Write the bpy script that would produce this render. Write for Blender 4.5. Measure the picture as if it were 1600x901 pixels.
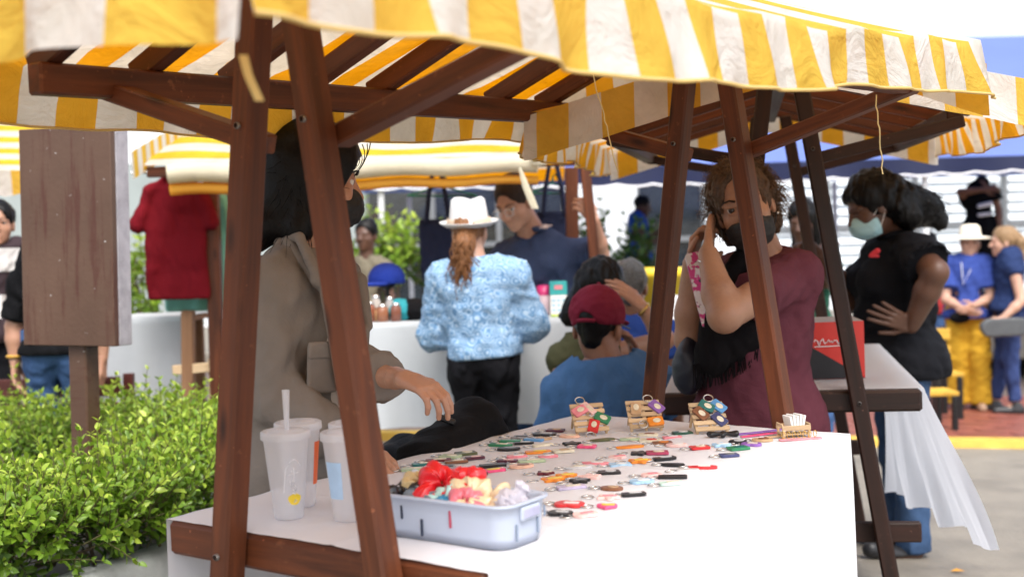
import bpy, bmesh, math, random
import numpy as np
from mathutils import Matrix, Vector
random.seed(7); RNG = np.random.default_rng(7)
scene = bpy.context.scene
for o in list(bpy.data.objects): bpy.data.objects.remove(o)

# ---------------------------------------------------------------- camera
FPX, HY, ROLL, CAMH = 2081.06, 399.14, 0.0277, 1.26
PIT = math.atan2(450.5 - HY, FPX)
cam = bpy.data.cameras.new('camera'); camo = bpy.data.objects.new('camera', cam)
scene.collection.objects.link(camo); scene.camera = camo
cam.sensor_width = 36; cam.lens = FPX / 1600 * 36; cam.clip_start = .05; cam.clip_end = 2000
_f = Vector((0, math.cos(PIT), -math.sin(PIT))); _X = Vector((1, 0, 0)); _U = _X.cross(_f)
_c, _s = math.cos(ROLL), math.sin(ROLL)
_r = _c * _X - _s * _U; _u = _s * _X + _c * _U
camo.matrix_world = Matrix(((_r.x, _u.x, -_f.x, 0), (_r.y, _u.y, -_f.y, 0), (_r.z, _u.z, -_f.z, CAMH), (0, 0, 0, 1)))
cam.dof.use_dof = True; cam.dof.focus_distance = 3.15; cam.dof.aperture_fstop = 3.2; cam.dof.aperture_blades = 0

# ---------------------------------------------------------------- world, sun, exposure
SUN_EL, SUN_AZ = math.radians(56), math.radians(164)      # azimuth clockwise from +Y: from the right
world = bpy.data.worlds.new('World'); scene.world = world; world.use_nodes = True
nt = world.node_tree; nt.nodes.clear()
sky = nt.nodes.new('ShaderNodeTexSky'); sky.sky_type = 'NISHITA'; sky.sun_disc = False
sky.sun_elevation = SUN_EL; sky.sun_rotation = SUN_AZ
sky.air_density = 1.0; sky.dust_density = 4.0; sky.ozone_density = 1.0
hs = nt.nodes.new('ShaderNodeHueSaturation'); hs.inputs['Saturation'].default_value = .45
bg = nt.nodes.new('ShaderNodeBackground'); bg.inputs[1].default_value = .15
wo = nt.nodes.new('ShaderNodeOutputWorld')
nt.links.new(sky.outputs[0], hs.inputs['Color']); nt.links.new(hs.outputs[0], bg.inputs[0]); nt.links.new(bg.outputs[0], wo.inputs[0])
sun = bpy.data.lights.new('sun', 'SUN'); sun.energy = 1.0; sun.angle = math.radians(30); sun.color = (1, .98, .95)
suno = bpy.data.objects.new('sun', sun); scene.collection.objects.link(suno)
_sd = Vector((math.sin(SUN_AZ) * math.cos(SUN_EL), math.cos(SUN_AZ) * math.cos(SUN_EL), math.sin(SUN_EL)))
suno.rotation_euler = _sd.to_track_quat('Z', 'Y').to_euler(); suno.location = _sd * 30
scene.view_settings.view_transform = 'Standard'; scene.view_settings.look = 'None'
scene.view_settings.exposure = 1.22; scene.view_settings.gamma = 1
scene.render.resolution_x = 1024; scene.render.resolution_y = 576
scene.render.engine = 'CYCLES'
scene.cycles.max_bounces = 8; scene.cycles.transparent_max_bounces = 8; scene.cycles.transmission_bounces = 6

# ---------------------------------------------------------------- geometry helpers
V3 = lambda *a: np.array(a if len(a) > 1 else a[0], float)
def nrm(v): v = np.asarray(v, float); return v / max(np.linalg.norm(v), 1e-9)
def ray(px, py):
    dx, dy = px - 800, py - 450.5
    sx, sy = _c * dx - _s * dy, _s * dx + _c * dy
    X, U = sx / FPX, -sy / FPX
    return V3(X, math.cos(PIT) + U * math.sin(PIT), U * math.cos(PIT) - math.sin(PIT))
CAM = V3(0, 0, CAMH)
def at(px, py, d): r = ray(px, py); return CAM + r * (d / r[1])          # a place d metres ahead
def atz(px, py, z): r = ray(px, py); return CAM + r * ((z - CAMH) / r[2])  # a place on the level z
def link(o): scene.collection.objects.link(o); return o
def tag(o, label=None, cat=None, group=None, kind=None):
    if label: o['label'] = label
    if cat: o['category'] = cat
    if group: o['group'] = group
    if kind: o['kind'] = kind
    return o
def empty(name, loc=(0, 0, 0), mat=None):
    o = bpy.data.objects.new(name, None); link(o); o.empty_display_size = .1
    if mat is not None: o.matrix_world = mat
    else: o.location = Vector(loc)
    return o
def mesh_obj(name, verts, faces, mats, parent=None, smooth=True, uv=None, mi=None, loc=None, mw=None):
    me = bpy.data.meshes.new(name)
    verts = np.asarray(verts, float)
    if isinstance(faces, np.ndarray):
        n, k = faces.shape
        me.vertices.add(len(verts)); me.vertices.foreach_set('co', verts.ravel())
        me.loops.add(n * k); me.polygons.add(n)
        me.loops.foreach_set('vertex_index', faces.ravel().astype(np.int32))
        me.polygons.foreach_set('loop_start', np.arange(0, n * k, k, dtype=np.int32))
        me.update(calc_edges=True); me.validate()
    else:
        me.from_pydata([tuple(v) for v in verts], [], [tuple(f) for f in faces]); me.update()
    if uv is not None:
        l = me.uv_layers.new(name='UVMap'); vi = np.zeros(len(me.loops), np.int32); me.loops.foreach_get('vertex_index', vi)
        l.data.foreach_set('uv', np.asarray(uv, np.float32)[vi].ravel())
    for m in (mats if isinstance(mats, (list, tuple)) else [mats]): me.materials.append(m)
    if mi is not None: me.polygons.foreach_set('material_index', np.asarray(mi, np.int32))
    me.polygons.foreach_set('use_smooth', np.full(len(me.polygons), bool(smooth)))
    o = bpy.data.objects.new(name, me); link(o)
    if parent is not None: o.parent = parent
    if mw is not None: o.matrix_basis = mw
    if loc is not None: o.location = Vector(loc)
    return o
def bm_obj(name, bm, mats, parent=None, smooth=False, loc=None, mw=None):
    me = bpy.data.meshes.new(name); bm.to_mesh(me); bm.free()
    for m in (mats if isinstance(mats, (list, tuple)) else [mats]): me.materials.append(m)
    me.polygons.foreach_set('use_smooth', np.full(len(me.polygons), bool(smooth)))
    o = bpy.data.objects.new(name, me); link(o)
    if parent is not None: o.parent = parent
    if mw is not None: o.matrix_basis = mw
    if loc is not None: o.location = Vector(loc)
    return o
_bc = {}
def boxmesh(l, w, h, mat, bev=.004):
    key = (round(l, 4), round(w, 4), round(h, 4), mat.name, bev)
    if key in _bc: return _bc[key]
    bm = bmesh.new(); bmesh.ops.create_cube(bm, size=1); bmesh.ops.scale(bm, vec=(l, w, h), verts=bm.verts)
    if bev: bmesh.ops.bevel(bm, geom=bm.edges[:], offset=min(bev, l * .4, w * .4, h * .4), segments=1, affect='EDGES')
    me = bpy.data.meshes.new('box'); bm.to_mesh(me); bm.free(); me.materials.append(mat); _bc[key] = me
    return me
def frame(o, x, z=(0, 0, 1)):
    x = Vector(x).normalized(); z = Vector(z); y = z.cross(x)
    if y.length < 1e-5: y = Vector((0, 1, 0)).cross(x)
    y.normalize(); z = x.cross(y)
    return Matrix(((x.x, y.x, z.x, o[0]), (x.y, y.y, z.y, o[1]), (x.z, y.z, z.z, o[2]), (0, 0, 0, 1)))
def beam(parent, name, p0, p1, w, h, mat, up=(0, 0, 1), bev=.004):
    p0, p1 = Vector(p0), Vector(p1); d = p1 - p0
    o = bpy.data.objects.new(name, boxmesh(d.length, w, h, mat, bev)); link(o)
    if parent is not None: o.parent = parent
    o.matrix_basis = frame((p0 + p1) / 2, d, up)
    return o
def box(parent, name, c, size, mat, bev=.004, mw=None):
    o = bpy.data.objects.new(name, boxmesh(*size, mat, bev)); link(o)
    if parent is not None: o.parent = parent
    o.matrix_basis = (mw or Matrix()) @ Matrix.Translation(Vector(c))
    return o
def tube_arrays(polys, r0, r1=None, sides=5, closed=False):
    """tapered tubes round polylines; one vertex and face array"""
    r1 = r0 if r1 is None else r1; VV, FF, base = [], [], 0
    for P in polys:
        P = np.asarray(P, float); n = len(P)
        T = np.gradient(P, axis=0) if not closed else np.roll(P, -1, 0) - np.roll(P, 1, 0)
        T /= np.maximum(np.linalg.norm(T, axis=1, keepdims=True), 1e-9)
        ref = np.tile(V3(0.31, .17, .93), (n, 1)); ref[np.abs((T * ref).sum(1)) > .95] = (1, 0, 0)
        A = np.cross(T, ref); A /= np.linalg.norm(A, axis=1, keepdims=True); B = np.cross(T, A)
        a = np.linspace(0, 2 * np.pi, sides, endpoint=False)
        rr = np.linspace(r0, r1, n)[:, None, None]
        ring = P[:, None] + rr * (np.cos(a)[None, :, None] * A[:, None] + np.sin(a)[None, :, None] * B[:, None])
        VV.append(ring.reshape(-1, 3)); m = n if closed else n - 1
        i = np.arange(m)[:, None]; j = np.arange(sides)[None]
        q = np.stack([i * sides + j, i * sides + (j + 1) % sides, ((i + 1) % n) * sides + (j + 1) % sides, ((i + 1) % n) * sides + j], -1).reshape(-1, 4)
        FF.append(q + base); base += n * sides
    return np.concatenate(VV), np.concatenate(FF)
def tubes(name, polys, r0, mat, parent=None, r1=None, sides=5, closed=False, **k):
    v, f = tube_arrays(polys, r0, r1, sides, closed); return mesh_obj(name, v, f, mat, parent, **k)
def lathe_arrays(prof, seg=32):
    P = np.asarray(prof, float); n = len(P); a = np.linspace(0, 2 * np.pi, seg, endpoint=False)
    v = np.stack([P[:, 0:1] * np.cos(a), P[:, 0:1] * np.sin(a), np.repeat(P[:, 1:2], seg, 1)], -1).reshape(-1, 3)
    i = np.arange(n - 1)[:, None]; j = np.arange(seg)[None]
    f = np.stack([i * seg + j, i * seg + (j + 1) % seg, (i + 1) * seg + (j + 1) % seg, (i + 1) * seg + j], -1).reshape(-1, 4)
    return v, f
def lathe(name, prof, mat, parent=None, seg=32, **k): v, f = lathe_arrays(prof, seg); return mesh_obj(name, v, f, mat, parent, **k)
def grid_faces(n, m):
    i = np.arange(n - 1)[:, None]; j = np.arange(m - 1)[None]
    return np.stack([i * m + j, (i + 1) * m + j, (i + 1) * m + j + 1, i * m + j + 1], -1).reshape(-1, 4)
def prism(pts, h):
    """flat outline with a little thickness, bevelled top"""
    bm = bmesh.new(); vs = [bm.verts.new((p[0], p[1], 0)) for p in pts]; f = bm.faces.new(vs)
    r = bmesh.ops.extrude_face_region(bm, geom=[f]); bmesh.ops.translate(bm, vec=(0, 0, h), verts=[v for v in r['geom'] if isinstance(v, bmesh.types.BMVert)])
    bmesh.ops.recalc_face_normals(bm, faces=bm.faces); return bm

# ---------------------------------------------------------------- signed-distance modeller (for bodies, clothes, cloth lumps)
class SDF:
    def __init__(s, k=.02): s.ops = []; s.k = k; s.glob = []
    def rc(s, a, b, ra, rb=None, k=None, m=1):
        s.ops.append(('rc', V3(a), V3(b), ra, ra if rb is None else rb, s.k if k is None else k, m)); return s
    def ell(s, c, r, R=None, k=None, m=1):
        r = V3(r) if np.ndim(r) else V3(r, r, r)
        s.ops.append(('el', V3(c), r, np.eye(3) if R is None else np.asarray(R, float), s.k if k is None else k, m)); return s
    def cut(s, p, n): s.glob.append(('cut', V3(p), nrm(n))); return s        # removes the side n points to
    def disp(s, fn): s.glob.append(('fn', fn)); return s
    def mesh(s, h):
        lo, hi = np.full(3, 1e9), np.full(3, -1e9)
        for o in s.ops:
            if o[6 if o[0] == 'rc' else 5] < 0: continue
            if o[0] == 'rc': r = max(o[3], o[4]); a, b = np.minimum(o[1], o[2]) - r, np.maximum(o[1], o[2]) + r
            else: r = o[2].max(); a, b = o[1] - r, o[1] + r
            lo, hi = np.minimum(lo, a), np.maximum(hi, b)
        lo -= 3 * h + .012; hi += 3 * h + .012
        n = np.ceil((hi - lo) / h).astype(int) + 1
        ax = [(lo[i] + h * np.arange(n[i])).astype(np.float32) for i in range(3)]
        F = np.full(n, .2, np.float32)
        for o in s.ops:
            if o[0] == 'rc':
                _, A, B, ra, rb, k, m = o; r = max(ra, rb); a, b = np.minimum(A, B) - r, np.maximum(A, B) + r
            else:
                _, C, rr, R, k, m = o; r = rr.max(); a, b = C - r, C + r
            pad = k + 3 * h + .012
            i0 = np.clip(((a - pad - lo) / h).astype(int), 0, n - 1); i1 = np.clip(((b + pad - lo) / h).astype(int) + 2, 1, n)
            if (i1 <= i0).any(): continue
            sl = tuple(slice(p, q) for p, q in zip(i0, i1))
            X, Y, Z = ax[0][sl[0]][:, None, None], ax[1][sl[1]][None, :, None], ax[2][sl[2]][None, None, :]
            if o[0] == 'rc':
                d = B - A; L = max(float(d @ d), 1e-9); X0, Y0, Z0 = X - A[0], Y - A[1], Z - A[2]
                t = np.clip((X0 * d[0] + Y0 * d[1] + Z0 * d[2]) / L, 0, 1)
                D = np.sqrt((X0 - t * d[0]) ** 2 + (Y0 - t * d[1]) ** 2 + (Z0 - t * d[2]) ** 2) - (ra + (rb - ra) * t)
            else:
                X0, Y0, Z0 = X - C[0], Y - C[1], Z - C[2]
                q = [X0 * R[0, i] + Y0 * R[1, i] + Z0 * R[2, i] for i in range(3)]
                k0 = np.sqrt(sum((q[i] / rr[i]) ** 2 for i in range(3))); k1 = np.sqrt(sum((q[i] / rr[i] ** 2) ** 2 for i in range(3)))
                D = k0 * (k0 - 1) / np.maximum(k1, 1e-6)
            D = D.astype(np.float32); G = F[sl]
            if m > 0: hh = np.maximum(k - np.abs(G - D), 0) / max(k, 1e-6); F[sl] = np.minimum(G, D) - hh * hh * k * .25
            else: hh = np.maximum(k - np.abs(G + D), 0) / max(k, 1e-6); F[sl] = np.maximum(G, -D) + hh * hh * k * .25
        X, Y, Z = ax[0][:, None, None], ax[1][None, :, None], ax[2][None, None, :]
        for g in s.glob:
            if g[0] == 'fn': F = F + g[1](X, Y, Z)
            else: F = np.maximum(F, (X - g[1][0]) * g[2][0] + (Y - g[1][1]) * g[2][1] + (Z - g[1][2]) * g[2][2])
        return snets(F.astype(np.float32), lo, h)
_cor = [(i, j, k) for i in (0, 1) for j in (0, 1) for k in (0, 1)]
_edg = [(a, b) for a in _cor for b in _cor if sum(b) - sum(a) == 1 and sum(abs(p - q) for p, q in zip(a, b)) == 1]
def snets(F, lo, h):
    S = F < 0; n = np.array(F.shape)
    cnt = np.zeros(n - 1, np.int8)
    for c in _cor: cnt += S[c[0]:n[0] - 1 + c[0], c[1]:n[1] - 1 + c[1], c[2]:n[2] - 1 + c[2]]
    M = (cnt > 0) & (cnt < 8); idx = np.argwhere(M); acc = np.zeros((len(idx), 3)); num = np.zeros(len(idx))
    for a, b in _edg:
        a, b = np.array(a), np.array(b); f0 = F[tuple((idx + a).T)]; f1 = F[tuple((idx + b).T)]
        c = (f0 < 0) != (f1 < 0); t = (f0 / np.where(c, f0 - f1, 1))[:, None]
        acc += np.where(c[:, None], a + t * (b - a), 0); num += c
    V = lo + h * (idx + acc / np.maximum(num, 1)[:, None])
    ID = np.full(n - 1, -1, np.int64); ID[M] = np.arange(len(idx)); Q = []
    for axi in range(3):
        u, v = [(1, 2), (2, 0), (0, 1)][axi]
        s0 = [slice(None)] * 3; s1 = [slice(None)] * 3; s0[axi] = slice(0, -1); s1[axi] = slice(1, None)
        A, B = S[tuple(s0)], S[tuple(s1)]; e = np.argwhere(A != B)
        if not len(e): continue
        e = e[(e[:, u] > 0) & (e[:, v] > 0) & (e[:, u] < n[u] - 1) & (e[:, v] < n[v] - 1)]
        if not len(e): continue
        du = np.zeros(3, int); dv = np.zeros(3, int); du[u] = 1; dv[v] = 1
        q = np.stack([ID[tuple((e - du - dv).T)], ID[tuple((e - dv).T)], ID[tuple(e.T)], ID[tuple((e - du).T)]], 1)
        flip = ~A[tuple(e.T)]; q[flip] = q[flip][:, ::-1]; Q.append(q)
    Q = np.concatenate(Q); Q = Q[(Q >= 0).all(1)]
    return V, Q
def merge(*parts):
    VV, FF, b = [], [], 0
    for v, f in parts: VV.append(v); FF.append(f + b); b += len(v)
    return np.concatenate(VV), np.concatenate(FF)
def wrinkle(amp, freq, seed, stretch=(1, 1, 1), octv=3):
    """fold-like displacement for cloth"""
    r = np.random.default_rng(seed); W = []
    for i in range(octv):
        for _ in range(3):
            d = nrm(r.normal(size=3)) * V3(stretch) * freq * (1.75 ** i) * 6.283; e = nrm(r.normal(size=3)) * freq * 4 * (1.5 ** i)
            W.append((d, e, r.uniform(0, 6.28), r.uniform(0, 6.28), amp / (1.5 ** i) / 2))
    def fn(X, Y, Z):
        s = 0
        for d, e, p, q, a in W: s = s + a * np.sin(d[0] * X + d[1] * Y + d[2] * Z + p + 1.4 * np.sin(e[0] * X + e[1] * Y + e[2] * Z + q))
        return s.astype(np.float32)
    return fn
# ---------------------------------------------------------------- materials
def _nm(name):
    m = bpy.data.materials.new(name); m.use_nodes = True; t = m.node_tree; b = t.nodes['Principled BSDF']; return m, t, b
def N(t, typ, **kw):
    n = t.nodes.new(typ)
    for k, v in kw.items():
        if k in n.inputs: n.inputs[k].default_value = v
        else: setattr(n, k, v)
    return n
def L(t, a, b): t.links.new(a, b)
def rgb(c): return (*c, 1)
def ramp(t, fac, stops, interp='LINEAR'):
    r = t.nodes.new('ShaderNodeValToRGB'); r.color_ramp.interpolation = interp; e = r.color_ramp.elements
    while len(e) > 1: e.remove(e[-1])
    e[0].position, e[0].color = stops[0][0], rgb(stops[0][1])
    for p, c in stops[1:]: x = e.new(p); x.color = rgb(c)
    L(t, fac, r.inputs[0]); return r.outputs[0]
def mixc(t, fac, a, b, typ='MIX'):
    m = t.nodes.new('ShaderNodeMix'); m.data_type = 'RGBA'; m.blend_type = typ
    for sock, v in ((m.inputs[0], fac), (m.inputs[6], a), (m.inputs[7], b)):
        if isinstance(v, (int, float)): sock.default_value = v
        elif isinstance(v, tuple): sock.default_value = rgb(v) if len(v) == 3 else v
        else: L(t, v, sock)
    return m.outputs[2]
def math_(t, op, a, b=None, c=None):
    m = t.nodes.new('ShaderNodeMath'); m.operation = op
    for i, v in enumerate((a, b, c)):
        if v is None: continue
        if isinstance(v, (int, float)): m.inputs[i].default_value = v
        else: L(t, v, m.inputs[i])
    return m.outputs[0]
def coords(t, which='Object', scale=None, rot=None):
    c = t.nodes.new('ShaderNodeTexCoord').outputs[which]
    if scale or rot:
        m = t.nodes.new('ShaderNodeMapping'); L(t, c, m.inputs[0])
        if scale: m.inputs['Scale'].default_value = scale
        if rot: m.inputs['Rotation'].default_value = rot
        c = m.outputs[0]
    return c
def noise(t, co, scale, detail=4, rough=.55, dist=0):
    n = N(t, 'ShaderNodeTexNoise'); n.inputs['Scale'].default_value = scale; n.inputs['Detail'].default_value = detail
    n.inputs['Roughness'].default_value = rough; n.inputs['Distortion'].default_value = dist; L(t, co, n.inputs['Vector']); return n.outputs['Fac']
def bump(t, b, h, strength=.3, dist=.01):
    n = N(t, 'ShaderNodeBump'); n.inputs['Strength'].default_value = strength; n.inputs['Distance'].default_value = dist
    L(t, h, n.inputs['Height']); L(t, n.outputs[0], b.inputs['Normal'])
_mc = {}
def plain(name, c, rough=.6, var=.12, sc=14, bmp=.15, bsc=None, spec=.5, metal=0, sss=0, alpha=None, trans=0, sheen=0, bd=.004):
    if name in _mc: return _mc[name]
    m, t, b = _nm(name); co = coords(t)
    n = noise(t, co, sc); c = tuple(c)
    L(t, ramp(t, n, [(.3, tuple(x * (1 - var) for x in c)), (.7, tuple(min(1, x * (1 + var)) for x in c))]), b.inputs['Base Color'])
    b.inputs['Roughness'].default_value = rough; b.inputs['Metallic'].default_value = metal; b.inputs['Specular IOR Level'].default_value = spec
    if bmp: bump(t, b, noise(t, co, bsc or sc * 6, 3), bmp, bd)
    if sss: b.inputs['Subsurface Weight'].default_value = sss; b.inputs['Subsurface Radius'].default_value = (.02, .008, .004); b.inputs['Subsurface Scale'].default_value = .6
    if trans: b.inputs['Transmission Weight'].default_value = trans
    if sheen: b.inputs['Sheen Weight'].default_value = sheen
    _mc[name] = m; return m
def cloth(name, c, rough=.85, var=.1, weave=900, sc=9, bmp=.25):
    if name in _mc: return _mc[name]
    m, t, b = _nm(name); co = coords(t); n = noise(t, co, sc, 5)
    L(t, ramp(t, n, [(.28, tuple(x * (1 - var) for x in c)), (.72, tuple(min(1, x * (1 + var)) for x in c))]), b.inputs['Base Color'])
    b.inputs['Roughness'].default_value = rough; b.inputs['Specular IOR Level'].default_value = .12
    h = math_(t, 'ADD', math_(t, 'ADD', noise(t, co, 45, 4), math_(t, 'MULTIPLY', noise(t, co, 13, 3, .5, 1.6), 2.2)), math_(t, 'MULTIPLY', noise(t, co, weave, 1), .25)); bump(t, b, h, bmp * 1.3, .008)
    _mc[name] = m; return m
def wood(name, dark, light, rough=.42, worn=None):
    if name in _mc: return _mc[name]
    m, t, b = _nm(name); oi = t.nodes.new('ShaderNodeObjectInfo')
    tc = t.nodes.new('ShaderNodeTexCoord'); mp = t.nodes.new('ShaderNodeMapping'); mp.inputs['Scale'].default_value = (1.6, 26, 26)
    ad = t.nodes.new('ShaderNodeVectorMath'); ad.operation = 'ADD'; sc = t.nodes.new('ShaderNodeVectorMath'); sc.operation = 'SCALE'
    cb = t.nodes.new('ShaderNodeCombineXYZ'); L(t, oi.outputs['Random'], cb.inputs[0]); L(t, oi.outputs['Random'], cb.inputs[1]); L(t, cb.outputs[0], sc.inputs[0]); sc.inputs['Scale'].default_value = 37
    L(t, tc.outputs['Object'], ad.inputs[0]); L(t, sc.outputs[0], ad.inputs[1]); L(t, ad.outputs[0], mp.inputs[0])
    g = noise(t, mp.outputs[0], 1.0, 7, .65, .6); g2 = noise(t, ad.outputs[0], 5, 3)
    col = ramp(t, g, [(.25, dark), (.5, tuple((a + c) / 2 for a, c in zip(dark, light))), (.75, light)])
    col = mixc(t, math_(t, 'MULTIPLY', g2, .5), col, dark)
    vs = N(t, 'ShaderNodeHueSaturation'); L(t, math_(t, 'MULTIPLY_ADD', oi.outputs['Random'], .5, .78), vs.inputs['Value']); L(t, col, vs.inputs['Color']); col = vs.outputs[0]
    kn = N(t, 'ShaderNodeTexVoronoi', Scale=1.0); mk = t.nodes.new('ShaderNodeMapping'); mk.inputs['Scale'].default_value = (4.2, 14, 14); L(t, ad.outputs[0], mk.inputs[0]); L(t, mk.outputs[0], kn.inputs['Vector'])
    col = mixc(t, ramp(t, kn.outputs['Distance'], [(.05, (.85, .85, .85)), (.2, (0, 0, 0))]), col, tuple(x * .5 for x in dark))
    sc2 = noise(t, ad.outputs[0], 70, 2, .5); col = mixc(t, ramp(t, sc2, [(.74, (0, 0, 0)), (.77, (.5, .5, .5))]), col, tuple(min(1, x * 2.2 + .03) for x in light))
    if worn:
        w = noise(t, ad.outputs[0], 30, 6, .7); col = mixc(t, ramp(t, w, [(.62, (0, 0, 0)), (.7, (.6, .6, .6))]), col, worn)
    L(t, col, b.inputs['Base Color']); L(t, math_(t, 'MULTIPLY_ADD', g, .35, rough - .15), b.inputs['Roughness'])
    b.inputs['Specular IOR Level'].default_value = .35; bump(t, b, g, .3, .003); _mc[name] = m; return m
def striped(name, c1, c2, period, phase=0, duty=.5, axis='U', tcol=None, wr=.012, tw=.46):
    """woven stripe canopy cloth, light passes through it; UV is in metres"""
    m, t, b = _nm(name); tc = t.nodes.new('ShaderNodeTexCoord'); sp = t.nodes.new('ShaderNodeSeparateXYZ'); L(t, tc.outputs['UV'], sp.inputs[0])
    u = sp.outputs[0 if axis == 'U' else 1]
    wob = math_(t, 'MULTIPLY', math_(t, 'SUBTRACT', noise(t, tc.outputs['UV'], 4, 2), .5), wr)
    x = math_(t, 'FRACT', math_(t, 'DIVIDE', math_(t, 'ADD', math_(t, 'SUBTRACT', u, phase), wob), period))
    f = math_(t, 'LESS_THAN', math_(t, 'ABSOLUTE', math_(t, 'SUBTRACT', x, .5)), duty / 2)   # 1 inside the yellow band, centred
    n = noise(t, tc.outputs['UV'], 7, 5); dirt = mixc(t, .55, ramp(t, n, [(.3, (.80, .79, .75)), (.7, (1, 1, 1))]), ramp(t, noise(t, tc.outputs['UV'], 2.2, 6, .7, .8), [(.35, (.72, .70, .64)), (.6, (1, 1, 1))]), 'MULTIPLY')
    col = mixc(t, 1.0, mixc(t, f, c2, c1), dirt, 'MULTIPLY')
    sat = mixc(t, f, (.93, .76, .56), tcol or (.95, .34, .0))
    dif = t.nodes.new('ShaderNodeBsdfDiffuse'); tr = t.nodes.new('ShaderNodeBsdfTranslucent'); mx = t.nodes.new('ShaderNodeMixShader')
    L(t, col, dif.inputs[0]); L(t, mixc(t, 1.0, sat, dirt, 'MULTIPLY'), tr.inputs[0]); mx.inputs[0].default_value = tw
    bp = N(t, 'ShaderNodeBump'); bp.inputs['Strength'].default_value = .6; bp.inputs['Distance'].default_value = .03
    cr = noise(t, tc.outputs['UV'], 9, 6, .6, 1.2); L(t, cr, bp.inputs['Height']); L(t, bp.outputs[0], dif.inputs['Normal']); L(t, bp.outputs[0], tr.inputs['Normal'])
    out = t.nodes['Material Output']; t.nodes.remove(b); L(t, dif.outputs[0], mx.inputs[1]); L(t, tr.outputs[0], mx.inputs[2]); L(t, mx.outputs[0], out.inputs[0]); return m
def thin(name, c, tc=None, tw=.35, rough=.8, sc=8, var=.06, bmp=.25):
    """light cloth or plastic sheet that lets some light through"""
    if name in _mc: return _mc[name]
    m, t, b = _nm(name); co = coords(t); n = noise(t, co, sc, 5)
    col = ramp(t, n, [(.3, tuple(x * (1 - var) for x in c)), (.7, c)])
    L(t, col, b.inputs['Base Color']); b.inputs['Roughness'].default_value = rough; b.inputs['Specular IOR Level'].default_value = .25
    bump(t, b, math_(t, 'ADD', noise(t, co, 22, 5), math_(t, 'MULTIPLY', noise(t, co, 900, 1), .2)), bmp, .01)
    tr = t.nodes.new('ShaderNodeBsdfTranslucent'); tr.inputs[0].default_value = rgb(tc or c); mx = t.nodes.new('ShaderNodeMixShader'); mx.inputs[0].default_value = tw
    out = t.nodes['Material Output']; L(t, b.outputs[0], mx.inputs[1]); L(t, tr.outputs[0], mx.inputs[2]); L(t, mx.outputs[0], out.inputs[0]); _mc[name] = m; return m
def skin(name, c):
    if name in _mc: return _mc[name]
    m, t, b = _nm(name); co = coords(t); n = math_(t, 'ADD', math_(t, 'MULTIPLY', noise(t, co, 9, 4), .7), math_(t, 'MULTIPLY', noise(t, co, 75, 4, .7), .3))
    L(t, ramp(t, n, [(.3, tuple(x * f for x, f in zip(c, (.80, .72, .70)))), (.5, c), (.7, tuple(min(1, x * f) for x, f in zip(c, (1.15, 1.1, 1.08))))]), b.inputs['Base Color'])
    b.inputs['Roughness'].default_value = .48; b.inputs['Subsurface Weight'].default_value = .12; b.inputs['Subsurface Radius'].default_value = (.012, .005, .003); b.inputs['Subsurface Scale'].default_value = .5
    bump(t, b, noise(t, co, 160, 3), .12, .002); _mc[name] = m; return m
def hair(name, c, rough=.42):
    if name in _mc: return _mc[name]
    m, t, b = _nm(name); co = coords(t); n = noise(t, co, 120, 3)
    L(t, ramp(t, n, [(.25, tuple(x * .45 for x in c)), (.75, tuple(min(1, x * 1.5) for x in c))]), b.inputs['Base Color'])
    b.inputs['Roughness'].default_value = rough; b.inputs['Specular IOR Level'].default_value = .18; bump(t, b, n, .3, .004); _mc[name] = m; return m

YEL, CRM = (.82, .59, .11), (.80, .80, .79)
STR_A = striped('yellow_white_canvas', YEL, CRM, .18, .0962 - .09, .5)
STR_END = striped('yellow_white_canvas_wide', (.84, .64, .12), CRM, .34, .03, .5)
STR_C = striped('yellow_white_canvas_plain', YEL, CRM, .18, 0, .5)
STR_B = striped('yellow_white_canvas_lengthwise', (.88, .62, .06), (.85, .82, .74), .30, .04, .5, axis='V', wr=.004)
STR_S = striped('yellow_white_canvas_narrow', YEL, CRM, .085, 0, .5)
WOOD = wood('red_brown_stained_wood', (.026, .007, .003), (.205, .058, .019), .5, worn=(.22, .08, .036))
WOOD_D = wood('dark_stained_wood', (.010, .005, .0035), (.055, .019, .011), .5, worn=(.08, .036, .024))
WOOD_L = wood('light_brown_wood', (.16, .08, .04), (.34, .19, .10), .55)
PINE = wood('pale_pine', (.48, .33, .18), (.72, .55, .35), .6)
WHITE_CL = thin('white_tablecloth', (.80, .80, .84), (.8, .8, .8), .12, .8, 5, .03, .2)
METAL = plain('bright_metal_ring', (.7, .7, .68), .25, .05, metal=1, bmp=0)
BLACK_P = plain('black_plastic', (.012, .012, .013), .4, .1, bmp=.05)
CLOTH_BG = thin('shaded_counter_cloth', (.52, .55, .57), (.6, .6, .6), .12, .8, 5, .05, .2)  # white cloth in a darker copy, the stall's shade put into its colour
STRING = plain('pale_straw_string', (.72, .58, .28), .8, .15)
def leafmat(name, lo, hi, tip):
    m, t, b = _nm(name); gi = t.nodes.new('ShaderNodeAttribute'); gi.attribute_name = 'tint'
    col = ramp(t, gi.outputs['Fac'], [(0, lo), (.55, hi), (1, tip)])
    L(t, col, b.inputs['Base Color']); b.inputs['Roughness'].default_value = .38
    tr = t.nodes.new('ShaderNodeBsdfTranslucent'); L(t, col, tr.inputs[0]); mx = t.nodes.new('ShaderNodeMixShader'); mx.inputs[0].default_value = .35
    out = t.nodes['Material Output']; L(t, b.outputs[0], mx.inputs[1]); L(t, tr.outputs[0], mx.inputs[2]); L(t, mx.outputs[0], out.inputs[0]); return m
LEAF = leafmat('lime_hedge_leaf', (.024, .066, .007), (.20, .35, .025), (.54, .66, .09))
LEAF_D = leafmat('dark_green_leaf', (.02, .06, .012), (.06, .15, .025), (.2, .36, .06))
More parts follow.
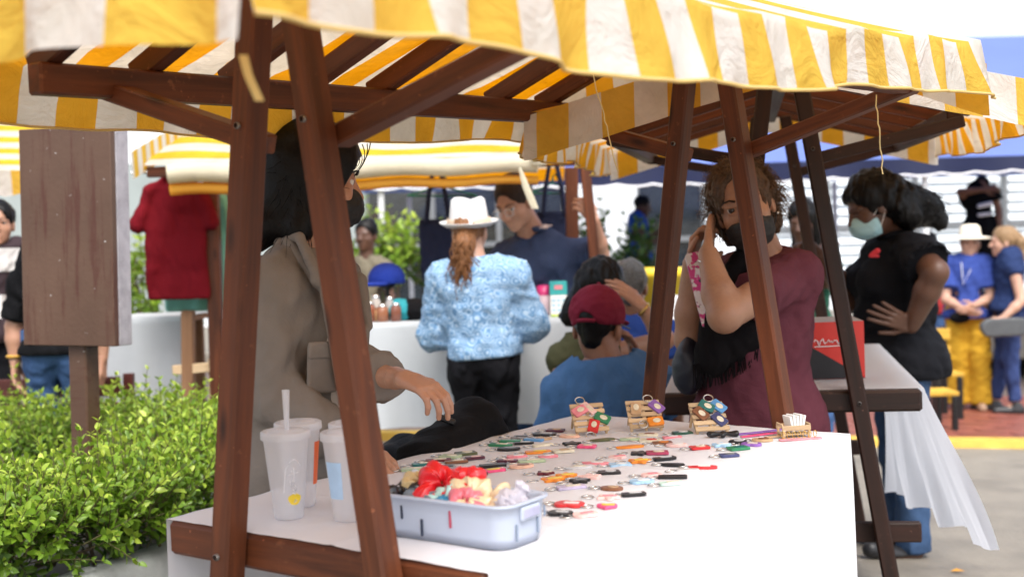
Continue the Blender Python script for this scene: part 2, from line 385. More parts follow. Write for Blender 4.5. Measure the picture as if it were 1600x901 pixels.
# ---------------------------------------------------------------- ground and setting
def concrete(name, c, sc=3.0, cr=.5):
    m, t, b = _nm(name); co = coords(t); n1 = noise(t, co, sc, 8, .65); n2 = noise(t, co, sc * 14, 4, .7); n3 = noise(t, co, sc * .35, 3)
    col = ramp(t, n1, [(.28, tuple(x * .6 for x in c)), (.5, c), (.72, tuple(min(1, x * 1.3) for x in c))])
    col = mixc(t, math_(t, 'MULTIPLY', n2, .45), col, tuple(x * .55 for x in c)); col = mixc(t, ramp(t, n3, [(.5, (0, 0, 0)), (.75, (.4, .4, .4))]), col, tuple(x * .7 for x in c))
    L(t, col, b.inputs['Base Color']); L(t, math_(t, 'MULTIPLY_ADD', n1, .5, .4), b.inputs['Roughness']); bump(t, b, math_(t, 'ADD', n2, n1), cr, .01); return m
CONC = concrete('worn_concrete', (.25, .222, .182)); PALE = concrete('pale_wet_concrete', (.52, .55, .54), 4, .25); SOIL = concrete('dark_soil', (.045, .035, .025), 9, 1)
BRICK = plain('red_paving_brick', (.22, .062, .04), .5, .35, sc=5, bmp=.3); GROUT = concrete('brick_joint', (.16, .12, .1))
WALLW = plain('pale_wall_paint', (.72, .75, .77), .7, .05, sc=1.2)
def quad_sheet(name, x0, x1, y0, y1, z, mat, kind='structure'):
    o = mesh_obj(name, [(x0, y0, z), (x1, y0, z), (x1, y1, z), (x0, y1, z)], [(0, 1, 2, 3)], mat, smooth=False); tag(o, kind=kind); return o
def gz(x): return -.04 * min(max(x, -3), 6)            # the square falls gently to the right
def strip_sheet(name, xs, y0, y1, dz, mat):
    v = []; [v.extend([(x, y0, gz(x) + dz), (x, y1, gz(x) + dz)]) for x in xs]
    o = mesh_obj(name, v, [(2 * i, 2 * i + 2, 2 * i + 3, 2 * i + 1) for i in range(len(xs) - 1)], mat, smooth=False); return tag(o, kind='structure')
strip_sheet('ground', [-300, -3, 6, 300], -60, 600, 0, CONC)
YP = 8.95                                           # front edge of the red brick pavement
pv = strip_sheet('brick_pavement', [-9, -3, 6, 14], YP, 14.3, .004, GROUT)
bl, bw = .40, .20
bmesh_brick = boxmesh(bl - .012, bw - .012, .02, BRICK, .003); nb = 0
for j in range(16):
    for i in range(26):
        x = 1.0 + i * bl + (j % 2) * bl / 2; y = YP + .17 + bw * (j + .5)
        if not (.2 < x / y < .43) or nb >= 290: continue
        o = bpy.data.objects.new('brick', bmesh_brick); link(o); o.parent = pv; o.location = (x, y, gz(x) + .006 + random.uniform(0, .004)); o.rotation_euler = (0, .04 if x < 6 else 0, random.uniform(-.01, .01)); nb += 1
kv = []
for x in (-9, -3, 6, 14): kv += [(x, YP, gz(x)), (x, YP + .01, gz(x) + .055), (x, YP + .12, gz(x) + .06), (x, YP + .13, gz(x))]
tag(mesh_obj('kerb_line', kv, grid_faces(4, 4), plain('yellow_kerb_paint', (.62, .40, .06), .6, .3, sc=4), smooth=False), kind='structure')

# ---------------------------------------------------------------- wooden market stalls
def stall_matrix(yaw, tl, tc, base):
    u = V3(math.cos(yaw), math.sin(yaw), 0); n = V3(math.sin(yaw), -math.cos(yaw), 0); k = V3(0, 0, 1)
    u2 = u * math.cos(tl) + k * math.sin(tl); n2 = n * math.cos(tc) - k * math.sin(tc); k2 = np.cross(n2, u2); y = -n2
    o = V3(base) - .78 * k2
    return Matrix(((u2[0], y[0], k2[0], o[0]), (u2[1], y[1], k2[1], o[1]), (u2[2], y[2], k2[2], o[2]), (0, 0, 0, 1)))
LA, WA = 1.385, .771                                 # table length and width
MA = stall_matrix(.9221, .03, .0118, (.0606, 2.8988, .78))
def toA(p): return MA @ Vector(p)
MAi = MA.inverted(); TZ = .786                       # table cloth surface, in the stall's own frame
def tabA(px, py, h=0):
    """pixel -> (x along, y left) on the stall A table plane"""
    o = MAi @ Vector(CAM); d = MAi.to_3x3() @ Vector(ray(px, py)); s = (TZ + h - o.z) / d.z; return o.x + d.x * s, o.y + d.y * s
def canopy_profile(aa, bb, seed, zr=1.93, ze=1.675, zb=1.553, be=.655, sag=.012, flare=.0, lift=0):
    """cloth sheet over the ridge with a hanging valance on both sides; aa along, profile across"""
    r = np.random.default_rng(seed)
    prof = []                                         # (b, z, hang) left bottom -> right bottom
    nv, ns = 9, 16
    for i in range(nv): t = i / (nv - 1); prof.append((-be - .02 * (1 - t), zb + (ze - zb) * t, 1 - t, 0))
    for i in range(1, ns): t = i / ns; prof.append((-be * (1 - t), ze + (zr - ze) * t, 0, math.sin(math.pi * t)))
    prof.append((0, zr, 0, 0))
    for i in range(1, ns): t = i / ns; prof.append((be * t, zr + (ze - zr) * t, 0, math.sin(math.pi * t)))
    for i in range(nv): t = i / (nv - 1); prof.append((be + .02 * t, ze + (zb - ze) * t, t, 0))
    prof = np.array(prof); L_ = np.concatenate([[0], np.cumsum(np.hypot(np.diff(prof[:, 0]), np.diff(prof[:, 1])))])
    ph = r.uniform(0, 6.28, 8); A = aa[:, None]; B = prof[None, :, 0]; Z = prof[None, :, 1] + 0 * A; H = prof[None, :, 2]; S = prof[None, :, 3]; sg = np.sign(B)
    wav = np.sin(A * 13 + ph[0] + sg * 2) * .5 + np.sin(A * 29 + ph[1] + sg) * .35 + np.sin(A * 51 + ph[2] + H * 3) * .2
    Bn = B + sg * H * (.024 * wav + .01 * np.sin(A * 5 + ph[3])) + sg * flare * H
    Zn = Z - S * (sag + .006 * np.sin(A * 24 + ph[4])) - H * .012 * (np.sin(A * 4 + ph[5] + sg) + .4 * np.sin(A * 11 + ph[6])) - (1 - H) * (np.abs(B) > .9 * be) * .006 * np.sin(A * 17 + ph[7])
    Zn = Zn + lift * np.maximum(A, 0) * np.maximum(B, 0) / be
    An = A + H * .012 * np.sin(A * 21 + ph[1]) + 0 * B
    return np.stack([An, -Bn, Zn], -1), prof, L_
def stall(name, M, wd, seed, a0, a1, cmat, label, rafters=True, an=-.016, af=.084, skew=0, W=WA, Lt=LA, hb=.655, near_flap=None, far_flap=True, zr=1.93, ze=1.675, zb=1.553, lift=0, top_mat=None, legs=(1, 1), nraf=8, rwd=None):
    rwd = rwd or wd
    root = empty(name, mat=M); tag(root, label, 'market stall')
    w = lambda z: .557 / 2 * (1 - z / 1.88) + .035
    fr = []; roof = lambda b: zr + (ze - zr) * b / hb; zp = roof(.565) - .048 - .028
    if legs[0]: fr.append(-Lt / 2 + an - .03)
    if legs[1]: fr.append(Lt / 2 + af)
    for a in fr:
        for s in (-1, 1):
            sh = .022 if (s > 0 and a < 0) else 0
            beam(root, 'post', (a, s * (w(0.02) - sh), .02), (a, s * (w(zr - .09) - sh * .6), zr - .09), .048, .05, wd, up=(1, 0, 0), bev=.005)
            beam(root, 'brace', (a + .052, s * .088, 1.49), (a + .052, s * .535, zp - .01), .036, .05, wd, up=(1, 0, 0), bev=.004)
    for a in fr:
        for s in (-1, 1):
            sh = .022 if (s > 0 and a < 0) else 0
            for z_ in (.75, 1.52): y_ = s * (w(z_) - sh * (.8 if z_ < 1 else .65)); tubes('bolt', [[(a - .024, y_, z_), (a - .031, y_, z_), (a - .0312, y_, z_)]], .0065, plain('dull_bolt_steel', (.22, .21, .2), .5, metal=.8, bmp=0), root, r1=.005, sides=8)
    for a in (-Lt / 2 - .0, Lt / 2 + .02): beam(root, 'cross_beam', (a, -W / 2 - .005, .75), (a, W / 2 + .005, .75), .036, .066, wd, bev=.008)
    for a in fr: beam(root, 'foot_rail', (a + (.05 if a > 0 else .06), -w(.35) - .12, .34), (a + (.05 if a > 0 else .06), w(.35) + .12, .34), .036, .06, wd)
    for s in (-1, 1): beam(root, 'apron_rail', (-Lt / 2 + .02, s * (W / 2 - .04), .745), (Lt / 2, s * (W / 2 - .04), .745), .03, .05, wd)
    nbd = 6
    for i in range(nbd):
        y = -W / 2 + W * (i + .5) / nbd; beam(root, 'table_board', (-Lt / 2 + .022, y, .7765), (Lt / 2 + .0, y, .7765), W / nbd - .004, .012, wd, bev=.002)
    beam(root, 'ridge_pole', (a0 + .12, 0, zr - .068), (a1 - .06, 0, zr - .068), .05, .05, wd)
    for s in (-1, 1):
        beam(root, 'purlin', (a0 + .52, s * .51, zp), (a1 - .08, s * .51, zp), .045, .06, wd, bev=.005)
        if rafters:
            n = nraf
            for i in range(n):
                a = a0 + .56 + (a1 - a0 - .70) * i / (n - 1)
                beam(root, 'rafter', (a, s * .03, zr - .052), (a, s * .565, roof(.565) - .048), .034, .048, rwd, bev=.004)
    # canopy sheet
    aa = np.linspace(a0, a1, 130); P, prof, Ls = canopy_profile(aa, None, seed, zr=zr, ze=ze, zb=zb, be=hb, lift=lift)
    uv = np.stack([np.repeat(aa[:, None], P.shape[1], 1) + skew * (P[..., 1] / .655 * .5 + .5), np.repeat(Ls[None], len(aa), 0)], -1)
    cn = mesh_obj('canopy', P.reshape(-1, 3), grid_faces(*P.shape[:2]), cmat, root, uv=uv.reshape(-1, 2))
    hem = [np.array([P[i, j] + [0, (-.0015 if j else .0015), 0] for i in range(len(aa))]) for j in (0, -1)]
    for hpl in hem: tubes('hem', [hpl], .0035, thin('hem_tape', (.72, .52, .2), tw=.3), cn, sides=5)
    def flap(a, mode, mat, sgn, drop=.125, nb=70):
        b = np.linspace(-hb - .012, hb + .012, nb); T = np.linspace(0, 1, 9); r = np.random.default_rng(seed + int(sgn))
        top = ze_(b); bot = (top - drop) if mode == 'rake' else np.full(nb, 1.545) - .012 * np.cos(b * 7 + 1) + .0 * b
        Bg = b[:, None] + 0 * T; Zg = top[:, None] * (1 - T) + bot[:, None] * T
        Ag = a + sgn * (.004 + T * .02 + T * .015 * np.sin(b * 16 + r.uniform(0, 6))[:, None] + T * .008 * np.sin(b * 41)[:, None])
        G = np.stack([Ag, -Bg, Zg], -1); return mesh_obj('end_flap', G.reshape(-1, 3), grid_faces(nb, 9), mat, root, uv=np.stack([Bg, Zg], -1).reshape(-1, 2))
    ze_ = lambda b: np.where(np.abs(b) <= hb, zr + (ze - zr) * np.abs(b) / hb, ze) - .004
    if near_flap: flap(a0, *near_flap, -1)
    if far_flap: flap(a1, 'rake', STR_C, 1)
    return root
stallA = stall('market_stall', MA, WOOD, 3, -1.39, .95, STR_A, 'nearest wooden stall with yellow striped canopy over the white keychain table', skew=.0375, near_flap=('flat', STR_END), lift=.05)
# small bolts and hanging ties of the near stall
def hang(root, pts, r=.0016, name='tie_string', mat=STRING):
    P = np.array(pts, float); t = np.linspace(0, 1, len(P)); tt = np.linspace(0, 1, 14)
    Q = np.stack([np.interp(tt, t, P[:, i]) for i in range(3)], 1) + RNG.normal(0, .0018, (14, 3)); return tubes(name, [Q], r, mat, root)
Mi = lambda p: MAi @ Vector(p)
for pts in ([(926, 112, 3.2), (940, 170, 3.2), (952, 215, 3.2), (966, 268, 3.2)], [(1370, 150, 3.0), (1374, 205, 3.0), (1380, 272, 3.0)]):
    hang(stallA, [Mi(at(*p)) for p in pts])
def ribbon(root, pts, w, mat, name):
    P = np.array([Mi(at(*p)) for p in pts]); t = np.linspace(0, 1, len(P)); tt = np.linspace(0, 1, 12)
    P = np.stack([np.interp(tt, t, P[:, i]) for i in range(3)], 1); wv = np.array(MAi.to_3x3() @ Vector((1, 0, 0))) * w / 2
    G = np.stack([P - wv, P + wv], 1); return mesh_obj(name, G.reshape(-1, 3), grid_faces(12, 2), mat, root)
TAPE = thin('pale_yellow_tape', (.75, .62, .28), tw=.3)
ribbon(stallA, [(380, 86, 1.62), (388, 118, 1.62), (406, 158, 1.62)], .011, TAPE, 'tie_tape')

# table cloth of the near stall: top, both sides, far end
def table_cloth(M, La, Wd, drops, label, seed, name='tablecloth', mat=WHITE_CL):
    r = np.random.default_rng(seed); ph = r.uniform(0, 6.28, 6)
    na = 240; a = np.linspace(-La / 2 - .015, La / 2 + .03, na)
    nb, nd = 70, 26; cols = []
    for i in range(nd): cols.append((-1, 1 - i / (nd - 1)))
    bb = np.linspace(-Wd / 2 - .012, Wd / 2 + .012, nb)
    G = []
    for i in range(nd - 1): t = 1 - i / (nd - 1); G.append(np.stack([a, 0 * a - Wd / 2 - .012 - t * (.03 + .02 * np.sin(a * 9 + ph[0]) + .012 * np.sin(a * 21 + ph[1])), TZ - t * drops[0] + 0 * a], 1))
    for b in bb: G.append(np.stack([a, 0 * a + b, TZ + .0012 * np.sin(a * 11 + b * 9 + ph[2]) * np.sin(b * 17 + ph[3]) + .004 * np.exp(-np.abs(a - .12) / .012) + .004 * np.exp(-np.abs(a + .42) / .012) + .0035 * np.exp(-(abs(b - .05)) / .012) + .0006 * np.sin(a * 60 + 3 * np.sin(b * 30)) * np.sin(b * 43)], 1))
    for i in range(1, nd): t = i / (nd - 1); G.append(np.stack([a + .03 * t * np.sin(ph[5]), 0 * a + Wd / 2 + .012 + t * (.05 + .022 * np.sin(a * 8 + ph[4]) + .014 * np.sin(a * 19 + ph[5] + t)) + .02 * math.sqrt(t) * np.sin(a * 13 + 2 * t), TZ - t * drops[1] - .01 * t * np.sin(a * 8 + ph[4])], 1))
    G = np.stack(G, 1)[:, :, :] * np.array([1, -1, 1])
    parts = [(G.reshape(-1, 3), grid_faces(G.shape[0], G.shape[1])[:, ::-1])]
    e = G[-1]; T = np.linspace(0, 1, 14)[:, None, None]              # far end drop
    mid = e[nd - 1:nd - 1 + nb]; E = mid[None] + T * np.array([.03, 0, -drops[2]]) + np.stack([T[..., 0] * .015 * np.sin(mid[None, :, 1] * 18 + ph[0]), 0 * T[..., 0] * mid[None, :, 1], 0 * T[..., 0] * mid[None, :, 1]], -1)
    parts.append((E.reshape(-1, 3), grid_faces(14, nb)))
    v, f = merge(*parts); o = mesh_obj(name, v, f, mat, mw=M); tag(o, label, 'tablecloth'); return o
clothA = table_cloth(MA, LA, WA, (.62, .70, .45), 'white cloth draped over the long keychain table of the nearest stall', 5)

# the stall to the right, seen from its left front
yc = math.radians(80)
c0 = V3(.76, 3.6, 0); uc = V3(math.cos(yc), math.sin(yc), 0)
MC = stall_matrix(yc, .028, -.01, tuple(c0 + uc * 1.19 + V3(0, 0, .835)))
stallC = stall('market_stall', MC, WOOD_D, 11, -1.19, 1.15, STR_C, 'dark wooden stall with yellow striped canopy right of the woman in maroon', near_flap=('rake', STR_C), far_flap=True, an=-.0, hb=.70, zr=1.815, ze=1.635, zb=1.53, nraf=5, rwd=WOOD)
MCi = MC.inverted()
# ---------------------------------------------------------------- planting beds on the left
def foliage(name, root, centers, rad, n, mat, size, seed, lean=.5, single=0, zfloor=0):
    """leafy sprigs: a stem with opposite leaf pairs, grown outward from points inside the plant"""
    r = np.random.default_rng(seed); C = np.asarray(centers, float); R = np.asarray(rad, float)
    W, Fq, T, stems, own = [], [], [], [], []
    leafv = V3(0, 0, 0)[None]
    shape = np.array([(0, 0, 0), (.32, .5, .10), (.33, -.5, .10), (.72, .36, .10), (.72, -.36, .10), (1, 0, -.05), (.33, 0, .0), (.72, 0, .02)], float)
    lf = [(0, 2, 6), (0, 6, 1), (6, 2, 4, 7), (1, 6, 7, 3), (7, 4, 5), (3, 7, 5)]
    base = 0; V, Fc, tint = [], [], []
    for i in range(n):
        k = r.integers(len(C)); d = nrm(r.normal(size=3)); d[2] = d[2] * .8 + .25; d = nrm(d)
        f = r.uniform(.55, 1.0) ** .6; p = C[k] + d * R[k] * f
        g = nrm(d * .8 + V3(0, 0, .75) + r.normal(0, .3, 3)); ln = r.uniform(.06, .13) * (1.5 if r.random() < .06 else 1) * size / .03
        pairs = int(3 + ln / size * .8); side0 = nrm(np.cross(g, r.normal(size=3))); bend = r.normal(0, .25, 3)
        stems.append(np.stack([p + g * ln * t + bend * ln * .3 * t * t for t in np.linspace(0, 1, 4)]))
        for q in range(pairs):
            t = (q + .6) / pairs; o = p + g * ln * t + bend * ln * .3 * t * t; sd = side0 if q % 2 else nrm(np.cross(g, side0))
            for sg in (-1, 1):
                ax = nrm(sg * sd + g * (.45 + .6 * t) + r.normal(0, .18, 3)); up = nrm(g - ax * (g @ ax) + r.normal(0, .15, 3)); yy = nrm(np.cross(up, ax)); zz = np.cross(ax, yy)
                s = size * r.uniform(.5, 1.25) * (1 - .4 * t)
                M3 = np.stack([ax * s, yy * s * .52, zz * s], 0)
                V.append(o + shape @ M3); Fc += [tuple(x + base for x in ff) for ff in lf]; base += 8
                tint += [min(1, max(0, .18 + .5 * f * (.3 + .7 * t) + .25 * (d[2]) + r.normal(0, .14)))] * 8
    V = np.concatenate(V); o = mesh_obj(name, V, Fc, mat, root); a = o.data.attributes.new('tint', 'FLOAT', 'POINT'); a.data.foreach_set('value', np.array(tint, np.float32))
    tag(o, kind='stuff')
    tubes('stem', stems, .0022 * size / .03, plain('green_brown_stem', (.10, .09, .03), .7), root, r1=.001, sides=3).data.update()
    return o
def hedge(label, spots, n, seed, zb, size=.034):
    """spots: (px, py_top, depth, radius)"""
    P = []; Rd = []
    for px, py, d, rr in spots: t = at(px, py, d) - V3(0, 0, .125); P.append((t[0], t[1], (t[2] + zb) / 2 + .02)); Rd.append((rr, rr, (t[2] - zb) / 2 + .03))
    c = np.mean(P, 0); root = empty('hedge', (c[0], c[1], zb)); tag(root, label, 'hedge')
    P = np.array(P) - [c[0], c[1], zb]
    foliage('foliage', root, P, Rd, n, LEAF, size, seed)
    tr = []; r = np.random.default_rng(seed + 1)
    for p, q in zip(P, Rd):
        for _ in range(2):
            b = p + V3(r.normal(0, q[0] * .35), r.normal(0, q[0] * .35), 0); b[2] = -.02; e = p + r.normal(0, .5, 3) * q; m = (b + e) / 2 + r.normal(0, .02, 3); tr.append([b, m, e])
    for q in tr: tubes('trunk', [q], .007, plain('hedge_bark', (.07, .05, .03), .8), root, r1=.003, sides=5)
    return root
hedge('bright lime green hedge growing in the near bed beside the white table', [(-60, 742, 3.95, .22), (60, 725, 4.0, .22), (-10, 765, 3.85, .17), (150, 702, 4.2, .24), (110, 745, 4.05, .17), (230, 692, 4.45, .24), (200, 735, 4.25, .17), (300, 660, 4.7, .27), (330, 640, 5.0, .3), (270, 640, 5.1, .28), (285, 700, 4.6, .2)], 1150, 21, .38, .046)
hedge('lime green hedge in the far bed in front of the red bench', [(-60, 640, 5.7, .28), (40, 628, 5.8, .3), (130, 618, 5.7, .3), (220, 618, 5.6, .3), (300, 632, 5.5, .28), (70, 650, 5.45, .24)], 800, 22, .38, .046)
# raised beds: pale concrete edging and soil
def bed(label, edge, inner, zt):
    """edge: world xy polyline of the visible rim; inner: points closing the bed"""
    E = np.array(edge, float); n = len(E); T = np.gradient(E, axis=0); T /= np.linalg.norm(T, axis=1, keepdims=True); Nn = np.stack([T[:, 1], -T[:, 0]], 1)
    prof = [(.06, 0), (.06, zt - .03), (.045, zt - .008), (.02, zt), (-.05, zt), (-.075, zt - .012), (-.08, zt - .1)]
    G = np.array([[(*(E[i] + Nn[i] * o), z) for o, z in prof] for i in range(n)])
    root = empty('planting_bed', (E[0][0], E[0][1], 0)); tag(root, label, 'planter'); off = V3(E[0][0], E[0][1], 0)
    mesh_obj('rim', G.reshape(-1, 3) - off, grid_faces(n, len(prof))[:, ::-1], PALE, root)
    loop = [(*(E[i] - Nn[i] * .07), zt - .06) for i in range(n)] + [(x, y, zt - .06) for x, y in inner]
    mesh_obj('soil', np.array(loop) - off, [tuple(range(len(loop)))], SOIL, root, smooth=False); return root
e1 = [atz(-60, 960, .35)[:2], atz(60, 918, .35)[:2], atz(150, 888, .35)[:2], atz(230, 862, .35)[:2], atz(285, 843, .35)[:2], atz(330, 812, .35)[:2], atz(352, 770, .35)[:2]]
tt = np.linspace(0, 1, 30); e1 = np.array(e1); e1 = np.stack([np.interp(tt, np.linspace(0, 1, 7), e1[:, i]) for i in (0, 1)], 1)
bed('near planting bed with a pale wet concrete rim beside the table', e1, [(-1.2, 5.35), (-3.2, 5.35), (-3.2, 3.4)], .35)
e2 = np.array([(-3.4, 5.42), (-2.4, 5.42), (-1.6, 5.42), (-.95, 5.44)]); e2 = np.stack([np.interp(tt, np.linspace(0, 1, 4), e2[:, i]) for i in (0, 1)], 1)
bed('far planting bed with a pale rim under the red bench', e2, [(-.95, 6.35), (-3.4, 6.35)], .37)

# brown sign on a square post, seen from its back
SGN = None
def brown_paint():
    m, t, b = _nm('weathered_brown_paint'); co = coords(t); n = noise(t, co, 3, 5); mp = coords(t, 'Object', (26, 26, 2.2)); st = noise(t, mp, 1, 6, .7)
    col = ramp(t, n, [(.3, (.074, .037, .022)), (.7, (.112, .060, .038))]); col = mixc(t, ramp(t, st, [(.52, (0, 0, 0)), (.62, (.85, .85, .85))]), col, (.066, .018, .010))
    sp = noise(t, co, 38, 2); col = mixc(t, ramp(t, sp, [(.74, (0, 0, 0)), (.76, (1, 1, 1))]), col, (.4, .38, .36)); L(t, col, b.inputs['Base Color']); b.inputs['Roughness'].default_value = .45
    bump(t, b, noise(t, co, 60, 4), .3, .004); return m
BROWN = brown_paint(); LIT_EDGE = concrete('lit_edge_paint', (.42, .39, .42), 12, .6)  # pale side frame of the brown sign: daylight on that face put into its colour
d = 4.9; c = at(107, 370, d); root = empty('sign_board', (c[0] + .02, c[1], .3)); tag(root, 'tall brown painted sign board on a square post in the hedge', 'sign')
Mx = Matrix.Rotation(math.radians(-20), 4, 'Z') @ Matrix.Rotation(math.radians(.9), 4, 'Y')
ctr = Vector((c[0] - root.location.x, c[1] - root.location.y, c[2] - .3))
M_ = Matrix.Translation(ctr) @ Mx
box(root, 'panel', (0, 0, 0), (.405, .03, .80), BROWN, .003, mw=M_)
box(root, 'side_frame', (.192, .055, 0), (.022, .076, .80), LIT_EDGE, .003, mw=M_); box(root, 'side_frame', (-.192, .055, 0), (.022, .076, .80), BROWN, .003, mw=M_)
box(root, 'top_frame', (0, .055, .389), (.36, .076, .022), BROWN, .003, mw=M_); box(root, 'bottom_frame', (0, .055, -.389), (.36, .076, .022), BROWN, .003, mw=M_)
box(root, 'back_panel', (0, .07, 0), (.36, .02, .75), BROWN, .003, mw=M_)
pz = at(128, 540, d); beam(root, 'post', (.0, .05, 0), (.005, .05, ctr.z - .39), .082, .078, BROWN, up=(.94, -.34, 0), bev=.006)

# red-brown bench behind the hedge
RB = wood('red_painted_bench_wood', (.06, .016, .012), (.15, .04, .03), .4)
b0, b1 = at(-90, 612, 6.7), at(188, 612, 6.75); root = empty('bench', ((b0[0] + b1[0]) / 2, 6.75, 0)); tag(root, 'red brown wooden bench behind the far hedge', 'bench')
w_ = (b1[0] - b0[0]); zb_ = b0[2]
for i, dz in enumerate((-.0, -.13)): box(root, 'back_slat', (0, 0, zb_ + dz), (w_, .025, .10), RB)
for i in range(3): box(root, 'seat_slat', (0, -.1 - .11 * i, .42), (w_, .095, .025), RB)
for s in (-1, 1):
    beam(root, 'leg', (s * (w_ / 2 - .04), -.32, .0), (s * (w_ / 2 - .04), -.32, .405), .05, .05, RB, up=(1, 0, 0)); beam(root, 'leg', (s * (w_ / 2 + .03), .04, 0), (s * (w_ / 2 + .03), .055, zb_ + .06), .05, .05, RB, up=(1, 0, 0))

# ---------------------------------------------------------------- the row of stalls behind (left to centre)
x0, x1 = at(228, 255, 6.4)[0], at(905, 255, 6.4)[0]; ze = at(560, 250, 6.4)[2]
root = empty('market_stall', ((x0 + x1) / 2, 7.3, 0)); tag(root, 'background stall with a rolled cream curtain under its striped roof', 'market stall'); ox = V3(*root.location)
aa = np.linspace(x0, x1, 60); pr = np.array([(6.36, ze), (6.6, ze + .09), (6.9, ze + .2), (7.3, ze + .32), (7.3, ze + .33), (7.8, ze + .14), (8.3, ze - .02)])
G = np.stack([np.repeat(aa[:, None], 7, 1), np.repeat(pr[None, :, 0], 60, 0), pr[None, :, 1] - .012 * np.sin(aa * 9)[:, None] * (np.arange(7) % 6 > 0)], -1)
uvv = np.stack([G[..., 0], np.repeat(np.linspace(0, 2, 7)[None], 60, 0) + .06 * (aa[:, None] - x0) / (x1 - x0)], -1)
mesh_obj('canopy', G.reshape(-1, 3) - ox, grid_faces(60, 7), STR_B, root, uv=uvv.reshape(-1, 2))
CREAM = thin('cream_canvas', (.72, .66, .50), (.8, .62, .3), .25, .8, 6, .12, .5)
th = np.linspace(0, 6.28, 40); Rl = []
for i, x in enumerate(np.linspace(x0 + .12, x1 - .2, 26)): Rl.append((x, 6.34 + .006 * math.sin(i * 1.7), ze - .045 + .006 * math.sin(i * .9)))
v, f = tube_arrays([Rl], .048, .042, 14); mesh_obj('rolled_curtain', v - ox, f, CREAM, root)
v, f = tube_arrays([np.array(Rl) + [0, .03, -.075]], .028, .02, 10); mesh_obj('curtain_hem', v - ox, f, thin('orange_canvas', (.85, .45, .06), (.9, .4, .02), .4), root)
v, f = tube_arrays([[at(842, 226, 6.3) , at(843, 238, 6.28), at(845, 252, 6.3)]], .045, .05, 12); mesh_obj('curtain_end', v - ox, f, CREAM, root)
sdf = SDF(.02).rc(at(852, 250, 6.3), at(918, 246, 6.3), .03, .012).disp(wrinkle(.006, 12, 3)); v, f = sdf.mesh(.008); mesh_obj('loose_curtain_fold', v - ox, f, thin('yellow_canvas', (.86, .56, .04), (.95, .5, .02), .4), root)
# left end flap with upright stripes
p0, p1 = at(205, 268, 6.3), at(292, 214, 6.9); nbb = 24; tt = np.linspace(0, 1, nbb)[:, None]; tp = p0 * (1 - tt) + p1 * tt
G = np.stack([tp + V3(0, 0, .09), tp + V3(.012, -.02, -.04)], 1); mesh_obj('end_flap', G.reshape(-1, 3) - ox, grid_faces(nbb, 2), STR_S, root, uv=np.stack([np.repeat(np.linspace(0, .6, nbb)[:, None], 2, 1), np.zeros((nbb, 2))], -1).reshape(-1, 2))
for a, b, wdt in (((893, 262, 6.9), (897, 640, 6.9), .065), ((913, 250, 6.6), (936, 470, 6.6), .05), ((330, 272, 6.9), (342, 640, 6.9), .07)):
    A, B = at(*a), at(*b); beam(root, 'post', A - ox, B - ox, wdt, wdt, WOOD, up=(1, 0, 0))
beam(root, 'purlin', (x0 - ox[0], 6.42 - ox[1], ze - .03), (x1 - ox[0], 6.42 - ox[1], ze - .03), .04, .05, WOOD)
beam(root, 'ridge_pole', (x0 - ox[0], 0, ze + .28), (x1 - ox[0], 0, ze + .28), .05, .05, WOOD)
# another striped stall at the left edge
root = empty('market_stall', tuple(at(-60, 300, 8)[:2]) + (0,)); tag(root, 'striped canopy of a far stall showing left of the brown sign', 'market stall'); ox = V3(*root.location)
q = [at(-260, 150, 9.2), at(120, 150, 9.2), at(150, 268, 7.6), at(-200, 262, 7.6)]; n1, n2 = 24, 10; G = np.array([[(q[0] * (1 - s) + q[1] * s) * (1 - t) + (q[3] * (1 - s) + q[2] * s) * t for t in np.linspace(0, 1, n2)] for s in np.linspace(0, 1, n1)])
G[..., 2] -= .03 * np.sin(np.linspace(0, 3.14, n2))[None]; mesh_obj('canopy', G.reshape(-1, 3) - ox, grid_faces(n1, n2), STR_B, root, uv=np.stack([G[..., 0], np.repeat(np.linspace(0, 1.9, n2)[None], n1, 0)], -1).reshape(-1, 2))
G = np.array([[(q[3] * (1 - s) + q[2] * s) + V3(0, .02 * t, -.14 * t + .01 * math.sin(s * 40) * t) for t in (0, .5, 1)] for s in np.linspace(0, 1, 60)]); mesh_obj('valance', G.reshape(-1, 3) - ox, grid_faces(60, 3), STR_C, root, uv=np.stack([G[..., 0], G[..., 2]], -1).reshape(-1, 2))
for p in ((-150, 268, 7.65), (100, 270, 7.65)):
    A = at(*p); beam(root, 'post', V3(A[0], A[1], 0) - ox, A - ox, .07, .07, WOOD, up=(1, 0, 0))

# white-clothed counters of the background stalls
def counter(label, pL, pR, yfront, depth, ztop, zbot, seed):
    w_ = pR - pL; cx = (pL + pR) / 2; root = empty('counter_table', (cx, yfront + depth / 2, 0)); tag(root, label, 'table')
    box(root, 'table_top', (0, 0, ztop - .02), (w_, depth, .03), WOOD_L)
    for sx in (-1, 1):
        for sy in (-1, 1): beam(root, 'leg', (sx * (w_ / 2 - .05), sy * (depth / 2 - .05), 0), (sx * (w_ / 2 - .05), sy * (depth / 2 - .05), ztop - .035), .05, .05, WOOD_L, up=(1, 0, 0))
    n = int(w_ * 40); a = np.linspace(-w_ / 2 - .015, w_ / 2 + .015, n); r = np.random.default_rng(seed); ph = r.uniform(0, 6, 3); rows = [(0 * a + depth / 2, 0 * a + ztop + .002), (0 * a - depth / 2 - .015, 0 * a + ztop + .002)]
    for t in np.linspace(.05, 1, 8): rows.append((-depth / 2 - .018 - t * (.03 + .022 * np.sin(a * 14 + ph[0]) + .012 * np.sin(a * 33 + ph[1])), ztop - t * (ztop - zbot) + 0 * a))
    G = np.stack([np.stack([a, y, z], 1) for y, z in rows], 1); o = mesh_obj('tablecloth', G.reshape(-1, 3), grid_faces(n, len(rows)), CLOTH_BG, loc=(cx, yfront + depth / 2, 0)); return o
